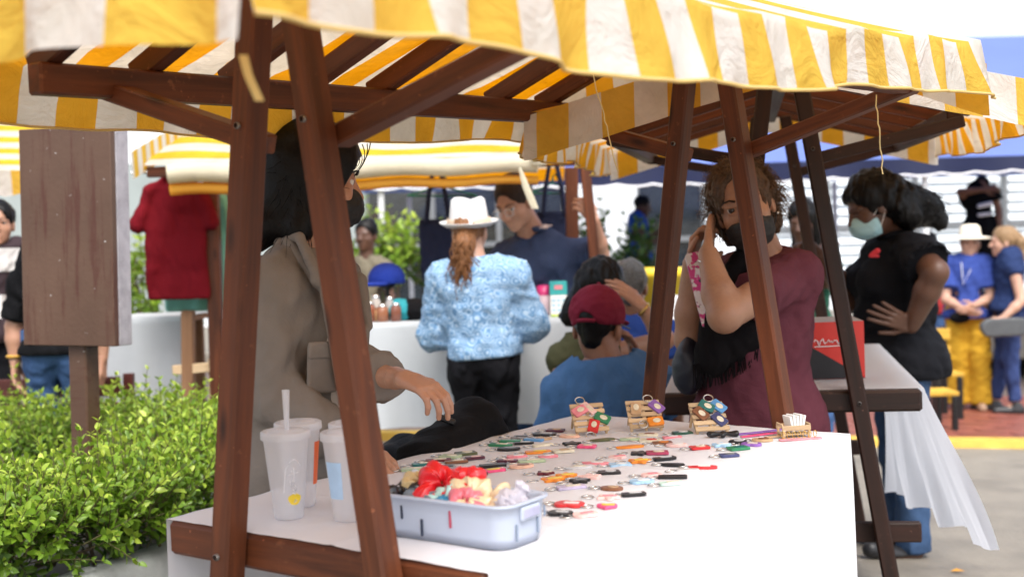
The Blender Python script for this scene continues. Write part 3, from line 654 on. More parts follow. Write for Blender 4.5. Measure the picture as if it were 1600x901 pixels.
ZB = at(640, 503, 6.45)[2]
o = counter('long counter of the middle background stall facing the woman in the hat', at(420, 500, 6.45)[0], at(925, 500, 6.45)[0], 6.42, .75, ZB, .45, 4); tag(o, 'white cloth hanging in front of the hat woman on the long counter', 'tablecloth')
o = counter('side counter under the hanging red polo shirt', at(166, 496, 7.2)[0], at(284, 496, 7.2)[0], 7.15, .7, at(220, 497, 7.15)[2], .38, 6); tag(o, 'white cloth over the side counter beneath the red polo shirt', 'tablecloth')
root = empty('wooden_trestle', tuple(at(292, 560, 6.95)[:2]) + (0,)); tag(root, 'brown wooden trestle beside the side counter', 'trestle'); ox = V3(*root.location)
beam(root, 'leg', at(294, 485, 6.95) - ox, V3(at(290, 600, 6.95)[0] - ox[0], 0, 0), .075, .06, WOOD_L, up=(1, 0, 0)); beam(root, 'leg', at(330, 560, 6.96) - ox, V3(at(335, 640, 6.96)[0] - ox[0], .01, 0), .03, .03, PINE, up=(1, 0, 0)); beam(root, 'crossbar', at(270, 578, 6.93) - ox, at(345, 572, 6.93) - ox, .03, .05, PINE)
# ---------------------------------------------------------------- blue gazebo
NAVY_C = thin('navy_canopy_cloth', (.010, .015, .055), (.02, .03, .12), .08, .6, 3, .2); BLUE_C = thin('blue_canopy_roof', (.14, .20, .50), (.18, .26, .6), .15, .5, 2, .1)
gx0, gx1, gy = at(500, 270, 12.3)[0], 7.2, 12.3; root = empty('gazebo', ((gx0 + gx1) / 2, 14.0, 0)); tag(root, 'wide blue gazebo with a navy valance and white scalloped trim', 'gazebo'); ox = V3(*root.location)
zt, zb = 2.05, 1.90; aa = np.linspace(gx0, gx1, 240)
def val(y, ph):
    H = np.linspace(0, 1, 4); sc = .022 * np.abs(np.sin(aa * 9.5 + ph)) + .02 * np.sin(aa * .9)
    G = np.stack([np.repeat(aa[:, None], 4, 1), y - .02 * H[None] - .015 * H[None] * np.sin(aa * 7)[:, None], zt + (zb - zt) * H[None] - sc[:, None] * H[None]], -1)
    mesh_obj('valance', G.reshape(-1, 3) - ox, grid_faces(240, 4), NAVY_C, root); tubes('trim', [G[:, 3] - ox], .011, plain('white_trim', (.8, .8, .82), .7), root, sides=5)
val(gy, 0)
R4 = [(gx0, gy), (gx1, gy), (gx1, gy + 3.6), (gx0, gy + 3.6)]; rz = 3.42
rp = [(gx0, gy, zt + .002), (gx1, gy, zt + .002), (gx1, gy + 3.6, zt), (gx0, gy + 3.6, zt), (gx0 + 1.2, gy + 1.8, rz), (gx1 - .2, gy + 1.8, rz)]
mesh_obj('roof', np.array(rp) - ox, [(0, 1, 5, 4), (1, 2, 5), (2, 3, 4, 5), (3, 0, 4)], BLUE_C, root, smooth=False)
PW = plain('white_pole_paint', (.72, .73, .74), .4, .05)
for x in (at(596, 300, 12.4)[0], gx1 - .05, at(1443, 300, 12.4)[0]):
    beam(root, 'pole', (x - ox[0], gy + .06 - ox[1], 0), (x - ox[0], gy + .06 - ox[1], zt - .02), .05, .05, PW, up=(1, 0, 0))
    beam(root, 'pole', (x - ox[0], gy + 3.5 - ox[1], 0), (x - ox[0], gy + 3.5 - ox[1], zt - .02), .05, .05, PW, up=(1, 0, 0))

# ---------------------------------------------------------------- terrace and pale building at the back
tag(box(None, 'terrace', (2, 17.2, .16), (30, 6.0, .32), CONC, .02), kind='structure')
root = empty('building', (2, 20, .32)); tag(root, 'pale building with louvred white shutters and dark shop glass behind the market', 'building')
bx = lambda px: at(px, 330, 19.6)[0] - 2
GLS = plain('dark_shop_glass', (.02, .025, .03), .08, .3, bmp=0, spec=.8); SLAT = plain('white_louvre_paint', (.70, .76, .80), .5, .04, sc=2); FRM = plain('grey_window_frame', (.16, .17, .18), .5)
for a_, b_ in ((-900, 250), (560 - 320, 565), (885, 1180), ): pass
xs = [-14, bx(285), bx(330), bx(565), bx(885), bx(1000), bx(1110), bx(1165), 22]
for i, (a_, b_) in enumerate(((xs[0], xs[3]), (xs[4], xs[5]), (xs[6], xs[7]))): box(root, 'wall', ((a_ + b_) / 2, .3, 1.25), (b_ - a_, .5, 2.5), plain('shaded_grey_green_wall', (.30, .34, .33), .7, .1, sc=1.5) if i == 0 else WALLW, .0)  # first wall darkened, shade behind the stalls painted into its colour
box(root, 'wall', ((xs[0] + xs[8]) / 2, .3, 2.72), (xs[8] - xs[0], .52, .5), WALLW, .0); box(root, 'wall', ((xs[0] + xs[8]) / 2, .3, .09), (xs[8] - xs[0], .55, .18), WALLW, .0)
def shopglass(a_, b_, n):
    for i in range(n):
        l, r_ = a_ + (b_ - a_) * i / n, a_ + (b_ - a_) * (i + 1) / n
        p = box(root, 'window', ((l + r_) / 2, .28, 1.32), (r_ - l - .08, .04, 2.28), GLS, .0); 
        fo = box(p, 'frame', (-(r_ - l) / 2, -.05, 0), (.09, .12, 2.28), FRM, .006); fo = box(p, 'frame', (0, -.05, -.2), (r_ - l - .1, .10, .08), FRM, .006)
shopglass(xs[3], xs[4], 3); shopglass(xs[5], xs[6], 1)
nl = 5; 
for i in range(nl):                                  # louvred shutters on the right
    l, r_ = xs[7] + 1.35 * i, xs[7] + 1.35 * (i + 1)
    sh = box(root, 'shutter', ((l + r_) / 2, .34, 1.32), (1.3, .04, 2.28), SLAT, .0)
    box(sh, 'stile', (-.66, -.06, 0), (.07, .09, 2.28), FRM, .006); box(sh, 'rail', (0, -.06, -.1), (1.24, .09, .1), FRM, .006)
    for k in range(15):
        s_ = box(sh, 'slat', (0, -.055, -1.03 + k * .148), (1.22, .012, .12), SLAT, .002); s_.rotation_euler = (math.radians(-28), 0, 0)
box(root, 'wall', (xs[7] + 1.35 * nl + 4, .3, 1.25), (8, .5, 2.5), WALLW, .0)
# shrubs in front of the glass
def shrub(label, px, py, d, rr, n, seed, mat=LEAF, size=.09):
    p = at(px, py, d); root = empty('shrub', (p[0], p[1], 0)); tag(root, label, 'shrub'); foliage('foliage', root, [(0, 0, p[2] - rr), (rr * .6, .1, p[2] - rr * 1.3), (-rr * .6, 0, p[2] - rr * 1.2)], [(rr, rr * .7, rr)] * 3, n, mat, size, seed)
    tubes('trunk', [[(0, 0, 0), (.02, .02, p[2] * .5), (0, 0, p[2] - rr * .8)]], .03, plain('hedge_bark', (.07, .05, .03), .8), root, r1=.012); return root
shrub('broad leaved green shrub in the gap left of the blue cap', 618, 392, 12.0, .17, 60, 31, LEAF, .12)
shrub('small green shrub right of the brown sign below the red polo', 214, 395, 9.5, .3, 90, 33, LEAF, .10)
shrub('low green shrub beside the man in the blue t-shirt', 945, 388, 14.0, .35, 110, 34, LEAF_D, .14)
# ---------------------------------------------------------------- things on the near table
XA = MAi.to_3x3() @ Vector((1, 0, 0)); IMG_ROT = math.atan2(XA.y, XA.x)      # picture-right, seen in the table's frame
def onA(px, py, rot=0, h=0): x, y = tabA(px, py); return MA @ Matrix.Translation((x, y, TZ + h + .001)) @ Matrix.Rotation(IMG_ROT + rot, 4, 'Z')
COL = dict(black=(.012, .012, .014), darkred=(.12, .012, .02), plum=(.09, .02, .04), teal=(.02, .16, .15), green=(.03, .22, .10), palegreen=(.42, .52, .33), olive=(.10, .11, .05), brown=(.22, .09, .045), tan=(.52, .34, .19), pink=(.78, .26, .30), hotpink=(.80, .09, .22), palepink=(.85, .56, .52), peach=(.82, .50, .36), red=(.62, .03, .035), orange=(.80, .26, .03), yellow=(.80, .60, .06), blue=(.10, .30, .58), lightblue=(.38, .60, .80), navy=(.05, .06, .16), purple=(.26, .12, .42), lilac=(.52, .46, .62), grey=(.25, .25, .26), silver=(.6, .6, .6), cream=(.74, .68, .52), mint=(.55, .75, .66), maroon=(.38, .05, .11), white=(.8, .8, .78), darkgreen=(.02, .09, .06))
def cm(c): return plain('resin_' + c, COL[c], .35, .18, sc=60, bmp=.05)
def outline(kind, s):
    t = np.linspace(0, 2 * np.pi, 26, endpoint=False)
    if kind == 'strip': return rrect(s * 1.25, s * .5, s * .1)
    if kind == 'card': return rrect(s * 1.2, s * .8, s * .12)
    if kind == 'oval': return np.stack([np.cos(t) * s * .6, np.sin(t) * s * .42], 1)
    if kind == 'round': return np.stack([np.cos(t), np.sin(t)], 1) * s * .48
    if kind == 'flower': r = s * (.44 + .12 * np.cos(5 * t)); return np.stack([np.cos(t) * r, np.sin(t) * r], 1)
    if kind == 'heart': return np.stack([16 * np.sin(t) ** 3, 13 * np.cos(t) - 5 * np.cos(2 * t) - 2 * np.cos(3 * t) - np.cos(4 * t)], 1)[::-1] * s / 32
    if kind == 'bow': r = s * (.25 + .38 * np.abs(np.cos(t)) ** 1.5); return np.stack([np.cos(t) * r, np.sin(t) * r * 1.3], 1)
    if kind == 'leaf': return np.stack([np.cos(t) * s * .75, np.sin(t) * s * .26 * (1 + .4 * np.cos(t))], 1)
    return rrect(s, s, s * .1)
def rrect(w, h, r, n=4):
    P = []
    for cx, cy, a0 in ((w / 2 - r, h / 2 - r, 0), (-w / 2 + r, h / 2 - r, 90), (-w / 2 + r, -h / 2 + r, 180), (w / 2 - r, -h / 2 + r, 270)):
        for i in range(n + 1): a = math.radians(a0 + 90 * i / n); P.append((cx + r * math.cos(a), cy + r * math.sin(a)))
    return np.array(P)
_rt = np.linspace(0, 2 * np.pi, 18, endpoint=False)
RINGV, RINGF = tube_arrays([np.stack([np.cos(_rt) * .012, np.sin(_rt) * .012, 0 * _rt + .0016], 1)], .0016, None, 5, True)
ring_me = None; _kc = {}
def keychain(px, py, col, kind, label, size=.037, rot=None, col2=None, M=None, ring=True):
    global ring_me
    rs = random.Random(int(px * 7 + py * 13)); rot = rs.uniform(-.45, .45) if rot is None else rot
    root = empty('keychain', mat=(M if M is not None else onA(px, py, rot))); tag(root, label, 'keychain', 'keychains laid out on the white table')
    key = (col, kind, size)
    if key not in _kc:
        bm = prism(outline(kind, size), .0055); bmesh.ops.bevel(bm, geom=[e for e in bm.edges if all(abs(v.co.z - .0055) < 1e-6 for v in e.verts)], offset=.0012, segments=1, affect='EDGES')
        o = bm_obj('charm', bm, cm(col), root); _kc[key] = o.data
    else:
        o = bpy.data.objects.new('charm', _kc[key]); link(o); o.parent = root
    if not col2 and rs.random() < .75: col2 = {'black': 'silver', 'darkred': 'cream', 'plum': 'palepink', 'green': 'cream', 'pink': 'white', 'orange': 'yellow', 'blue': 'white', 'palepink': 'pink', 'peach': 'brown', 'red': 'white', 'grey': 'black', 'teal': 'cream', 'lightblue': 'white', 'tan': 'brown', 'cream': 'brown'}.get(col, 'cream')
    if col2:
        bm = prism(outline('oval' if kind in ('card', 'round', 'oval') else 'strip', size * .5), .0012); bm_obj('motif', bm, cm(col2), root, loc=(size * .08, 0, .0056))
    if ring:
        if ring_me is None: r = mesh_obj('key_ring', RINGV, RINGF, METAL, root); ring_me = r.data
        else: r = bpy.data.objects.new('key_ring', ring_me); link(r); r.parent = root
        r.location = (-size * .72 - .009, rs.uniform(-.004, .004), .0006); r.rotation_euler = (0, rs.uniform(-.1, .05), 0)
    return root
KC = [
 (685, 721, 'darkred', 'strip', 'dark red bar keychain nearest the black bag at the left table edge', 0), (713, 723, 'brown', 'strip', 'brown bar keychain right of the dark red bar by the left edge', 0),
 (704, 715, 'palegreen', 'card', 'pale green card keychain at the left table edge', 0), (728, 710, 'olive', 'card', 'olive card keychain highest in the left edge cluster', 0), (742, 717, 'plum', 'strip', 'plum bar keychain at the right of the left edge cluster', 0),
 (663, 727, 'teal', 'strip', 'teal bar keychain above the red scrunchie', 0), (648, 735, 'palegreen', 'strip', 'pale green tag keychain just behind the basket corner by the post', 0), (697, 732, 'grey', 'round', 'small grey round keychain behind the red scrunchie', 0),
 (782, 697, 'green', 'strip', 'lower of two green bar keychains near the left edge', 0), (797, 691, 'green', 'strip', 'upper of two green bar keychains near the left edge', 0), (819, 694, 'black', 'strip', 'black bar keychain between the green bars and the blue bar', 0),
 (795, 703, 'black', 'oval', 'black sunglasses shaped keychain below the green bars', 'grey'), (834, 689, 'blue', 'strip', 'blue bar keychain right of the green bars', 0), (813, 685, 'grey', 'flower', 'dark grey figure keychain on the far left edge', 0),
 (851, 680, 'black', 'bow', 'black bow keychain left of the first pallet foot', 0), (849, 687, 'tan', 'heart', 'tan heart keychain under the black bow', 0), (848, 697, 'cream', 'strip', 'cream bar keychain right of the black bars', 0),
 (841, 708, 'orange', 'strip', 'orange bar keychain above the pair of pink bars', 0), (880, 706, 'cream', 'card', 'cream patterned card keychain in the table middle', 'tan'), (808, 715, 'pink', 'strip', 'left of the two pink bar keychains', 0), (856, 715, 'pink', 'strip', 'right of the two pink bar keychains', 0),
 (793, 722, 'plum', 'strip', 'plum bar keychain under the left pink bar', 0), (770, 729, 'black', 'strip', 'black bar keychain touching the red and yellow bar', 0), (769, 737, 'hotpink', 'strip', 'pink bar keychain with a yellow tip', 'yellow'), (745, 742, 'black', 'strip', 'black bar keychain closest behind the basket', 0),
 (815, 730, 'peach', 'oval', 'peach oval keychain left of the dark red round one', 0), (831, 722, 'palegreen', 'strip', 'pale green bar keychain beside the peach oval', 0), (890, 683, 'peach', 'oval', 'peach ring keychain in front of the first pallet leg', 'cream'), (868, 674, 'plum', 'card', 'purple brown tag keychain at the foot of the first pallet', 'tan'),
 (893, 695, 'black', 'flower', 'black charm keychain left of the hot pink tag', 0), (917, 699, 'hotpink', 'card', 'hot pink tag keychain below the first pallet', 0), (852, 741, 'darkred', 'flower', 'dark red flower keychain right behind the basket', 0), (864, 751, 'orange', 'flower', 'larger orange flower keychain right of the basket', 0), (885, 745, 'orange', 'flower', 'smaller orange flower keychain beside the larger one', 0),
 (906, 753, 'black', 'flower', 'black flower keychain right of the orange flowers', 'grey'), (893, 763, 'lilac', 'strip', 'lilac bar keychain below the black flower', 0), (903, 732, 'silver', 'leaf', 'silver leaf keychain above the orange flowers', 0), (922, 747, 'palepink', 'flower', 'pale pink flower keychain right of the black flower', 0),
 (890, 790, 'red', 'bow', 'red bow keychain beside the basket handle', 0), (876, 804, 'black', 'bow', 'small black bow keychain touching the basket side', 0), (915, 806, 'palepink', 'bow', 'pink double round keychain nearest the front of the table', 'pink'), (948, 793, 'hotpink', 'heart', 'hot pink heart keychain with a yellow edge at the front', 'yellow'),
 (956, 765, 'brown', 'oval', 'brown oval keychain above the pale pink cloud', 'tan'), (950, 779, 'palepink', 'flower', 'pale pink cloud keychain left of the lone black bar at the front', 0), (990, 774, 'black', 'strip', 'lone black bar keychain nearest the front edge', 0), (1003, 754, 'lightblue', 'bow', 'light blue bow keychain near the front edge', 0), (1018, 744, 'palepink', 'oval', 'pale pink oval keychain above the light blue bow', 'pink'),
 (1051, 747, 'black', 'strip', 'black bar keychain directly above the mint bar', 0), (1049, 757, 'mint', 'strip', 'mint bar keychain near the front edge', 0), (952, 740, 'black', 'card', 'black card keychain in the centre of the table', 0), (969, 728, 'lightblue', 'card', 'light blue card keychain in the centre of the table', 0), (999, 722, 'orange', 'flower', 'orange flower keychain below the black flower in the middle', 'yellow'),
 (999, 710, 'black', 'flower', 'black flower keychain directly above an orange flower', 0), (1027, 709, 'maroon', 'card', 'maroon tag keychain right of the black flower', 0), (966, 716, 'palepink', 'heart', 'pale pink hearts keychain above the light blue card', 0), (931, 726, 'pink', 'leaf', 'pink lips shaped keychain left of the light blue card', 0), (1038, 718, 'black', 'strip', 'black bar keychain below the maroon tag', 0),
 (1051, 728, 'black', 'leaf', 'black feather keychain left of the red leaf', 0), (1098, 732, 'red', 'leaf', 'red leaf keychain at the right front of the table', 0), (1075, 737, 'silver', 'strip', 'thin silver bar keychain under the red leaf', 0), (1139, 713, 'navy', 'card', 'navy tag keychain closest to the right table edge', 'grey'), (1153, 702, 'green', 'card', 'dark green patterned tag keychain at the right edge', 'teal'),
 (1174, 696, 'purple', 'bow', 'purple charm keychain left of the tan charm', 0), (1191, 689, 'tan', 'oval', 'tan charm keychain in front of the card holder', 0), (1153, 692, 'black', 'round', 'small black cube keychain under the black ribbon bow', 0), (1127, 697, 'lightblue', 'flower', 'light blue flower keychain right of the red card', 0), (1093, 701, 'red', 'card', 'red card keychain below the third pallet', 'cream'), (1057, 697, 'palepink', 'oval', 'small pink ring keychain right of the brown card', 'white'),
 (1035, 694, 'brown', 'card', 'brown framed card keychain below the second pallet', 'orange'), (1016, 690, 'cream', 'card', 'cream card keychain with red lips', 'red'), (1050, 685, 'pink', 'strip', 'thin pink bar keychain above the brown card', 0), (1066, 678, 'darkgreen', 'card', 'dark green card keychain between the second and third pallets', 'white'), (1013, 681, 'cream', 'strip', 'cream bar keychain at the foot of the second pallet', 0), (984, 688, 'palegreen', 'strip', 'pale green bar keychain between the first and second pallets', 0),
 (984, 700, 'orange', 'leaf', 'red orange leaf keychain with a silver ring in the table middle', 0), (941, 689, 'olive', 'leaf', 'olive leaf keychain under the first pallet', 0)]
for px, py, c_, k_, lab, c2 in KC: keychain(px, py, c_, k_, lab, col2=c2 or None, size=random.uniform(.036, .05) if k_ != 'card' else random.uniform(.036, .044), rot=None)

# three little pine pallets carrying tags
def pallet(px, py, label, rot, w=.088):
    root = empty('pallet_stand', mat=onA(px, py, rot)); tag(root, label, 'display stand', 'mini pallets on the white table')
    T = Matrix.Rotation(math.radians(-48), 4, 'X'); hgt = .088
    fr = Matrix.Translation((0, 0, .0)) @ Matrix.Rotation(math.radians(-48), 4, 'X')
    for s in (-1, 0, 1): o = box(root, 'runner', (s * (w / 2 - .006), -.0, hgt / 2 + .004), (.007, .011, hgt), PINE, .001, mw=fr)
    for i in range(5): box(root, 'slat', (0, -.0085, .010 + i * (hgt - .01) / 4), (w, .005, .0125), PINE, .001, mw=fr)
    top = fr @ Vector((0, .008, hgt - .01))
    for s in (-1, 1): beam(root, 'prop_leg', (s * (w / 2 - .012), top.y + .004, top.z), (s * (w / 2 - .012), top.y + .030, .003), .006, .006, PINE, bev=.001)
    return root, onA(px, py, rot) @ fr
tags = {0: [(-.022, .064, 'pink', 'card', .5, 'pink tag leaning on the first pallet top left'), (.004, .070, 'palepink', 'strip', -1.0, 'pale pink bar hung across the first pallet top'), (.032, .036, 'green', 'card', -.6, 'green tag on the right of the first pallet'), (.004, .012, 'red', 'card', 1.2, 'strawberry red tag at the foot of the first pallet')],
        1: [(-.02, .06, 'tan', 'card', 1.45, 'tan lettered tag on the second pallet'), (.034, .064, 'purple', 'card', -.9, 'purple tag on the second pallet top right'), (.024, .016, 'orange', 'card', .1, 'bright orange tag at the foot of the second pallet')],
        2: [(-.02, .052, 'brown', 'card', -1.0, 'brown tag on the left of the third pallet'), (.0, .074, 'teal', 'card', -.7, 'teal tag at the top of the third pallet'), (.03, .072, 'blue', 'card', -.9, 'blue tag at the top right of the third pallet'), (.022, .030, 'navy', 'card', -1.0, 'navy tag at the lower right of the third pallet')]}
for i, (px, py, lab) in enumerate(((926, 679, 'leftmost mini pine pallet holding pink and green tags'), (1011, 674, 'middle mini pine pallet holding purple and orange tags'), (1114, 678, 'rightmost mini pine pallet holding teal and blue tags'))):
    _, F = pallet(px, py, lab, (.18, .08, .14)[i])
    for x, z, c_, k_, r_, l_ in tags[i]:
        M_ = F @ Matrix.Translation((x, -.0118, z + .004)) @ Matrix.Rotation(math.radians(90), 4, 'X') @ Matrix.Rotation(r_, 4, 'Z'); keychain(px + x * 900, py - z * 900, c_, k_, l_, size=.034, M=M_, col2='cream', ring=(x > 0))
# pine card holder and coloured strips
root = empty('card_holder', mat=onA(1240, 682, .12)); tag(root, 'small pine holder with white cards and a pink base strip', 'holder')
for s in (-1, 1):
    box(root, 'rail', (0, s * .022, .024), (.072, .004, .012), PINE, .001)
    for q in (-1, 1): box(root, 'leg', (q * .031, s * .022, .010), (.006, .006, .020), PINE, .001)
    box(root, 'end_rail', (s * .034, 0, .030), (.004, .044, .008), PINE, .001)
box(root, 'shelf', (0, 0, .008), (.07, .04, .004), PINE, .001)
for i in range(5): box(root, 'card', (-.012 + .008 * i, .002 * i, .032 + .002 * (i % 2)), (.006, .036, .040), plain('white_card', (.8, .8, .78), .7), .001).rotation_euler = (0, .1 * i - .2, .2)
box(root, 'base_strip', (.0, -.05, .002), (.105, .014, .004), cm('pink'), .001)
for i in range(7): tubes('hook', [[(-.042 + .013 * i + .004 * math.cos(t), -.05, .013 + .008 * math.sin(t)) for t in np.linspace(0, 6.0, 10)]], .0011, plain('gold_wire', (.7, .45, .12), .3, metal=1, bmp=0), root)
def ribbon_strip(pts, w, col, label):
    P = np.array([MA @ Vector((*tabA(*p), TZ + .003)) for p in pts]); c = P[0].copy(); d = nrm(P[-1] - P[0]); n = nrm(np.cross(d, V3(0, 0, 1))) * w / 2
    G = np.stack([P - n, P - n + V3(0, 0, .003), P + n + V3(0, 0, .003), P + n], 1) - c; o = mesh_obj('ribbon_strip', G.reshape(-1, 3), grid_faces(len(P), 4), cm(col), loc=c, smooth=False); tag(o, label, 'ribbon')
ribbon_strip([(1150, 681), (1190, 677), (1222, 673)], .012, 'purple', 'long purple ribbon strip lying behind the card holder'); ribbon_strip([(1158, 685), (1190, 681), (1218, 678)], .010, 'hotpink', 'long pink ribbon strip lying below the purple one'); ribbon_strip([(1196, 686), (1222, 683)], .010, 'tan', 'short tan strip beside the card holder')
sdf = SDF(.004); M_ = onA(1130, 683)
for a in (0.2, 2.9, 3.6, 5.9, 4.6): sdf.rc(V3(0, 0, .008), V3(.034 * math.cos(a), .02 * math.sin(a), .008), .003, .007)
v, f = sdf.ell((0, 0, .009), .007).mesh(.002); tag(mesh_obj('ribbon_bow', v, f, cm('black'), mw=M_), 'black ribbon bow lying in front of the third pallet', 'bow')

# plastic basket with scrunchies
BAS = thin('pale_blue_plastic', (.54, .60, .72), (.62, .68, .85), .12, .35, 3, .03, .03)
bf = V3(*tabA(792, 867), 0); br = V3(*tabA(866, 838), 0); bl_ = V3(*tabA(604, 851), 0)
ey = nrm(br - bf); ex = V3(ey[1], -ey[0], 0); wB = .29; dB = float(np.linalg.norm(br - bf)); cB = bf - ex * wB / 2 + ey * dB / 2
MB_ = MA @ Matrix.Translation((cB[0], cB[1], TZ + .001)) @ Matrix.Rotation(math.atan2(ex[1], ex[0]), 4, 'Z'); hB = .077
root = empty('basket', mat=MB_); tag(root, 'pale blue plastic basket of scrunchies at the near end of the table', 'basket')
def ring_(w, d, z, r=.035, n=6): return np.array([(x, y, z) for x, y in rrect(w, d, r, n)])
lv = [(0, .004), (0, .001), (.004, .02), (.006, .05), (.008, hB - .006), (.013, hB - .004), (.014, hB), (.006, hB + .001), (.004, hB - .006), (.001, .05), (-.003, .006)]
R = [ring_(wB - .02 + 2 * o, dB - .02 + 2 * o, z) for o, z in lv]; R.insert(0, ring_(.03, .02, .002, .005)); R.append(ring_(.03, .02, .006, .005)); G = np.stack(R); G = np.concatenate([G, G[:, :1]], 1)
mesh_obj('tub', G.reshape(-1, 3), grid_faces(G.shape[0], G.shape[1])[:, ::-1], BAS, root)
DK = plain('dark_slot', (.02, .03, .06), .6); 
for x, z, h in ((-.075, .048, .024), (-.105, .03, .03), (-.035, .025, .03), (.022, .046, .030), (-.14, .05, .022)): box(root, 'slot', (x * wB / .26, -dB / 2 + .0035, z), (.0045, .004, h), DK if x < 0.02 else plain('pink_slot', (.4, .05, .09), .6), .001)
for y, z, h in ((-.04, .028, .03), (.03, .03, .028), (.055, .05, .02)): box(root, 'slot', (wB / 2 - .0035, y * dB / .16, z), (.004, .004, h), plain('grey_slot', (.22, .27, .36), .6), .001)
for s in (1, -1):
    hd = box(root, 'handle', (s * (wB / 2 + .0), 0, .058), (.008, .055, .024), BAS, .003); box(hd, 'handle_opening', (s * .0035, 0, .0), (.004, .045, .015), plain('lilac_shade', (.42, .42, .58), .6), .001)
def satin(n, c): return plain('satin_' + n, c, .28, .1, sc=20, bmp=.05, spec=.6)
def scrunchie(x, y, z, R_, r_, col, label, tilt, seed):
    rr = np.random.default_rng(seed); n, m = 90, 18; t = np.linspace(0, 2 * np.pi, n, endpoint=False)[:, None]; u = np.linspace(0, 2 * np.pi, m, endpoint=False)[None]; p = rr.uniform(0, 6.28, 6)
    rad = r_ * (1 + .17 * np.sin(7 * t + p[0] + 1.2 * np.sin(u)) + .12 * np.sin(13 * t + p[1] + 2 * u) + .12 * np.sin(4 * t + p[5]) + .1 * np.sin(3 * u + 5 * t)); Rm = R_ * (1 + .14 * np.sin(3 * t + p[2]) + .08 * np.sin(5 * t + p[3]))
    P = np.stack([(Rm + rad * np.cos(u)) * np.cos(t), (Rm + rad * np.cos(u)) * np.sin(t), rad * .8 * np.sin(u) + r_ * .35 * np.sin(2 * t + p[4])], -1)
    i = np.arange(n)[:, None]; j = np.arange(m)[None]; q = np.stack([i * m + j, ((i + 1) % n) * m + j, ((i + 1) % n) * m + (j + 1) % m, i * m + (j + 1) % m], -1).reshape(-1, 4)
    o = mesh_obj('scrunchie', P.reshape(-1, 3), q, col, mw=MB_ @ Matrix.Translation((x, y, z)) @ Matrix.Rotation(tilt[0], 4, 'X') @ Matrix.Rotation(tilt[1], 4, 'Y')); tag(o, label, 'scrunchie', 'satin scrunchies in the basket')
sx = wB / .26
for a in ((-.058, .022, .078, .032, .021, satin('red', (.72, .012, .02)), 'big red satin scrunchie on top of the basket', (.5, .3), 1), (-.022, .036, .078, .026, .018, satin('scarlet', (.74, .015, .025)), 'second red scrunchie behind the big red one', (.7, -.3), 2), (-.108, .03, .075, .024, .016, satin('gold', (.62, .46, .22)), 'gold satin scrunchie left of the red ones', (.7, .2), 3),
          (.012, .0, .066, .028, .018, satin('champagne', (.80, .64, .40)), 'champagne satin scrunchie in the basket middle', (.6, .2), 4), (.048, .016, .060, .024, .016, satin('beige', (.74, .58, .36)), 'beige scrunchie right of the champagne one', (.4, -.3), 5), (-.118, -.03, .062, .026, .017, satin('black', (.012, .012, .015)), 'black satin scrunchie in the left corner of the basket', (.3, .2), 6),
          (-.078, -.042, .060, .024, .013, satin('slate', (.16, .20, .24)), 'slate grey scrunchie at the basket front', (.2, .1), 7), (-.03, -.036, .062, .024, .014, satin('aqua', (.42, .66, .62)), 'pale aqua scrunchie under the red ones', (.5, .1), 8), (-.012, -.052, .060, .020, .013, satin('blue', (.03, .24, .42)), 'deep blue scrunchie at the basket front', (.3, .2), 9), (.018, -.050, .062, .020, .014, satin('pink', (.80, .20, .25)), 'pink scrunchie above the pink slot', (.5, .3), 10),
          (-.03, .012, .038, .03, .022, satin('cream', (.7, .62, .5)), 'cream scrunchie deep under the others', (.1, .1), 11), (-.125, .05, .076, .02, .013, satin('ice', (.62, .70, .78)), 'ice blue scrunchie at the back left of the basket', (.5, 0), 12)):
    scrunchie(a[0] * sx * .92, max(a[1] * dB / .16, -dB / 2 + .058) if a[1] < 0 else a[1] * dB / .16 * .8 + .006, *a[2:])
sdf = SDF(.02).ell((.09 * sx, .012, .055), (.028, .03, .026)).rc((.085 * sx, .01, .06), (.10 * sx, .02, .088), .02, .010).disp(wrinkle(.005, 25, 8)); v, f = sdf.mesh(.003)
tag(mesh_obj('plastic_bag', v, f, thin('clear_white_plastic', (.78, .76, .84), (.9, .88, .95), .4, .25), mw=MB_), 'crumpled white plastic bag in the right end of the basket', 'bag')

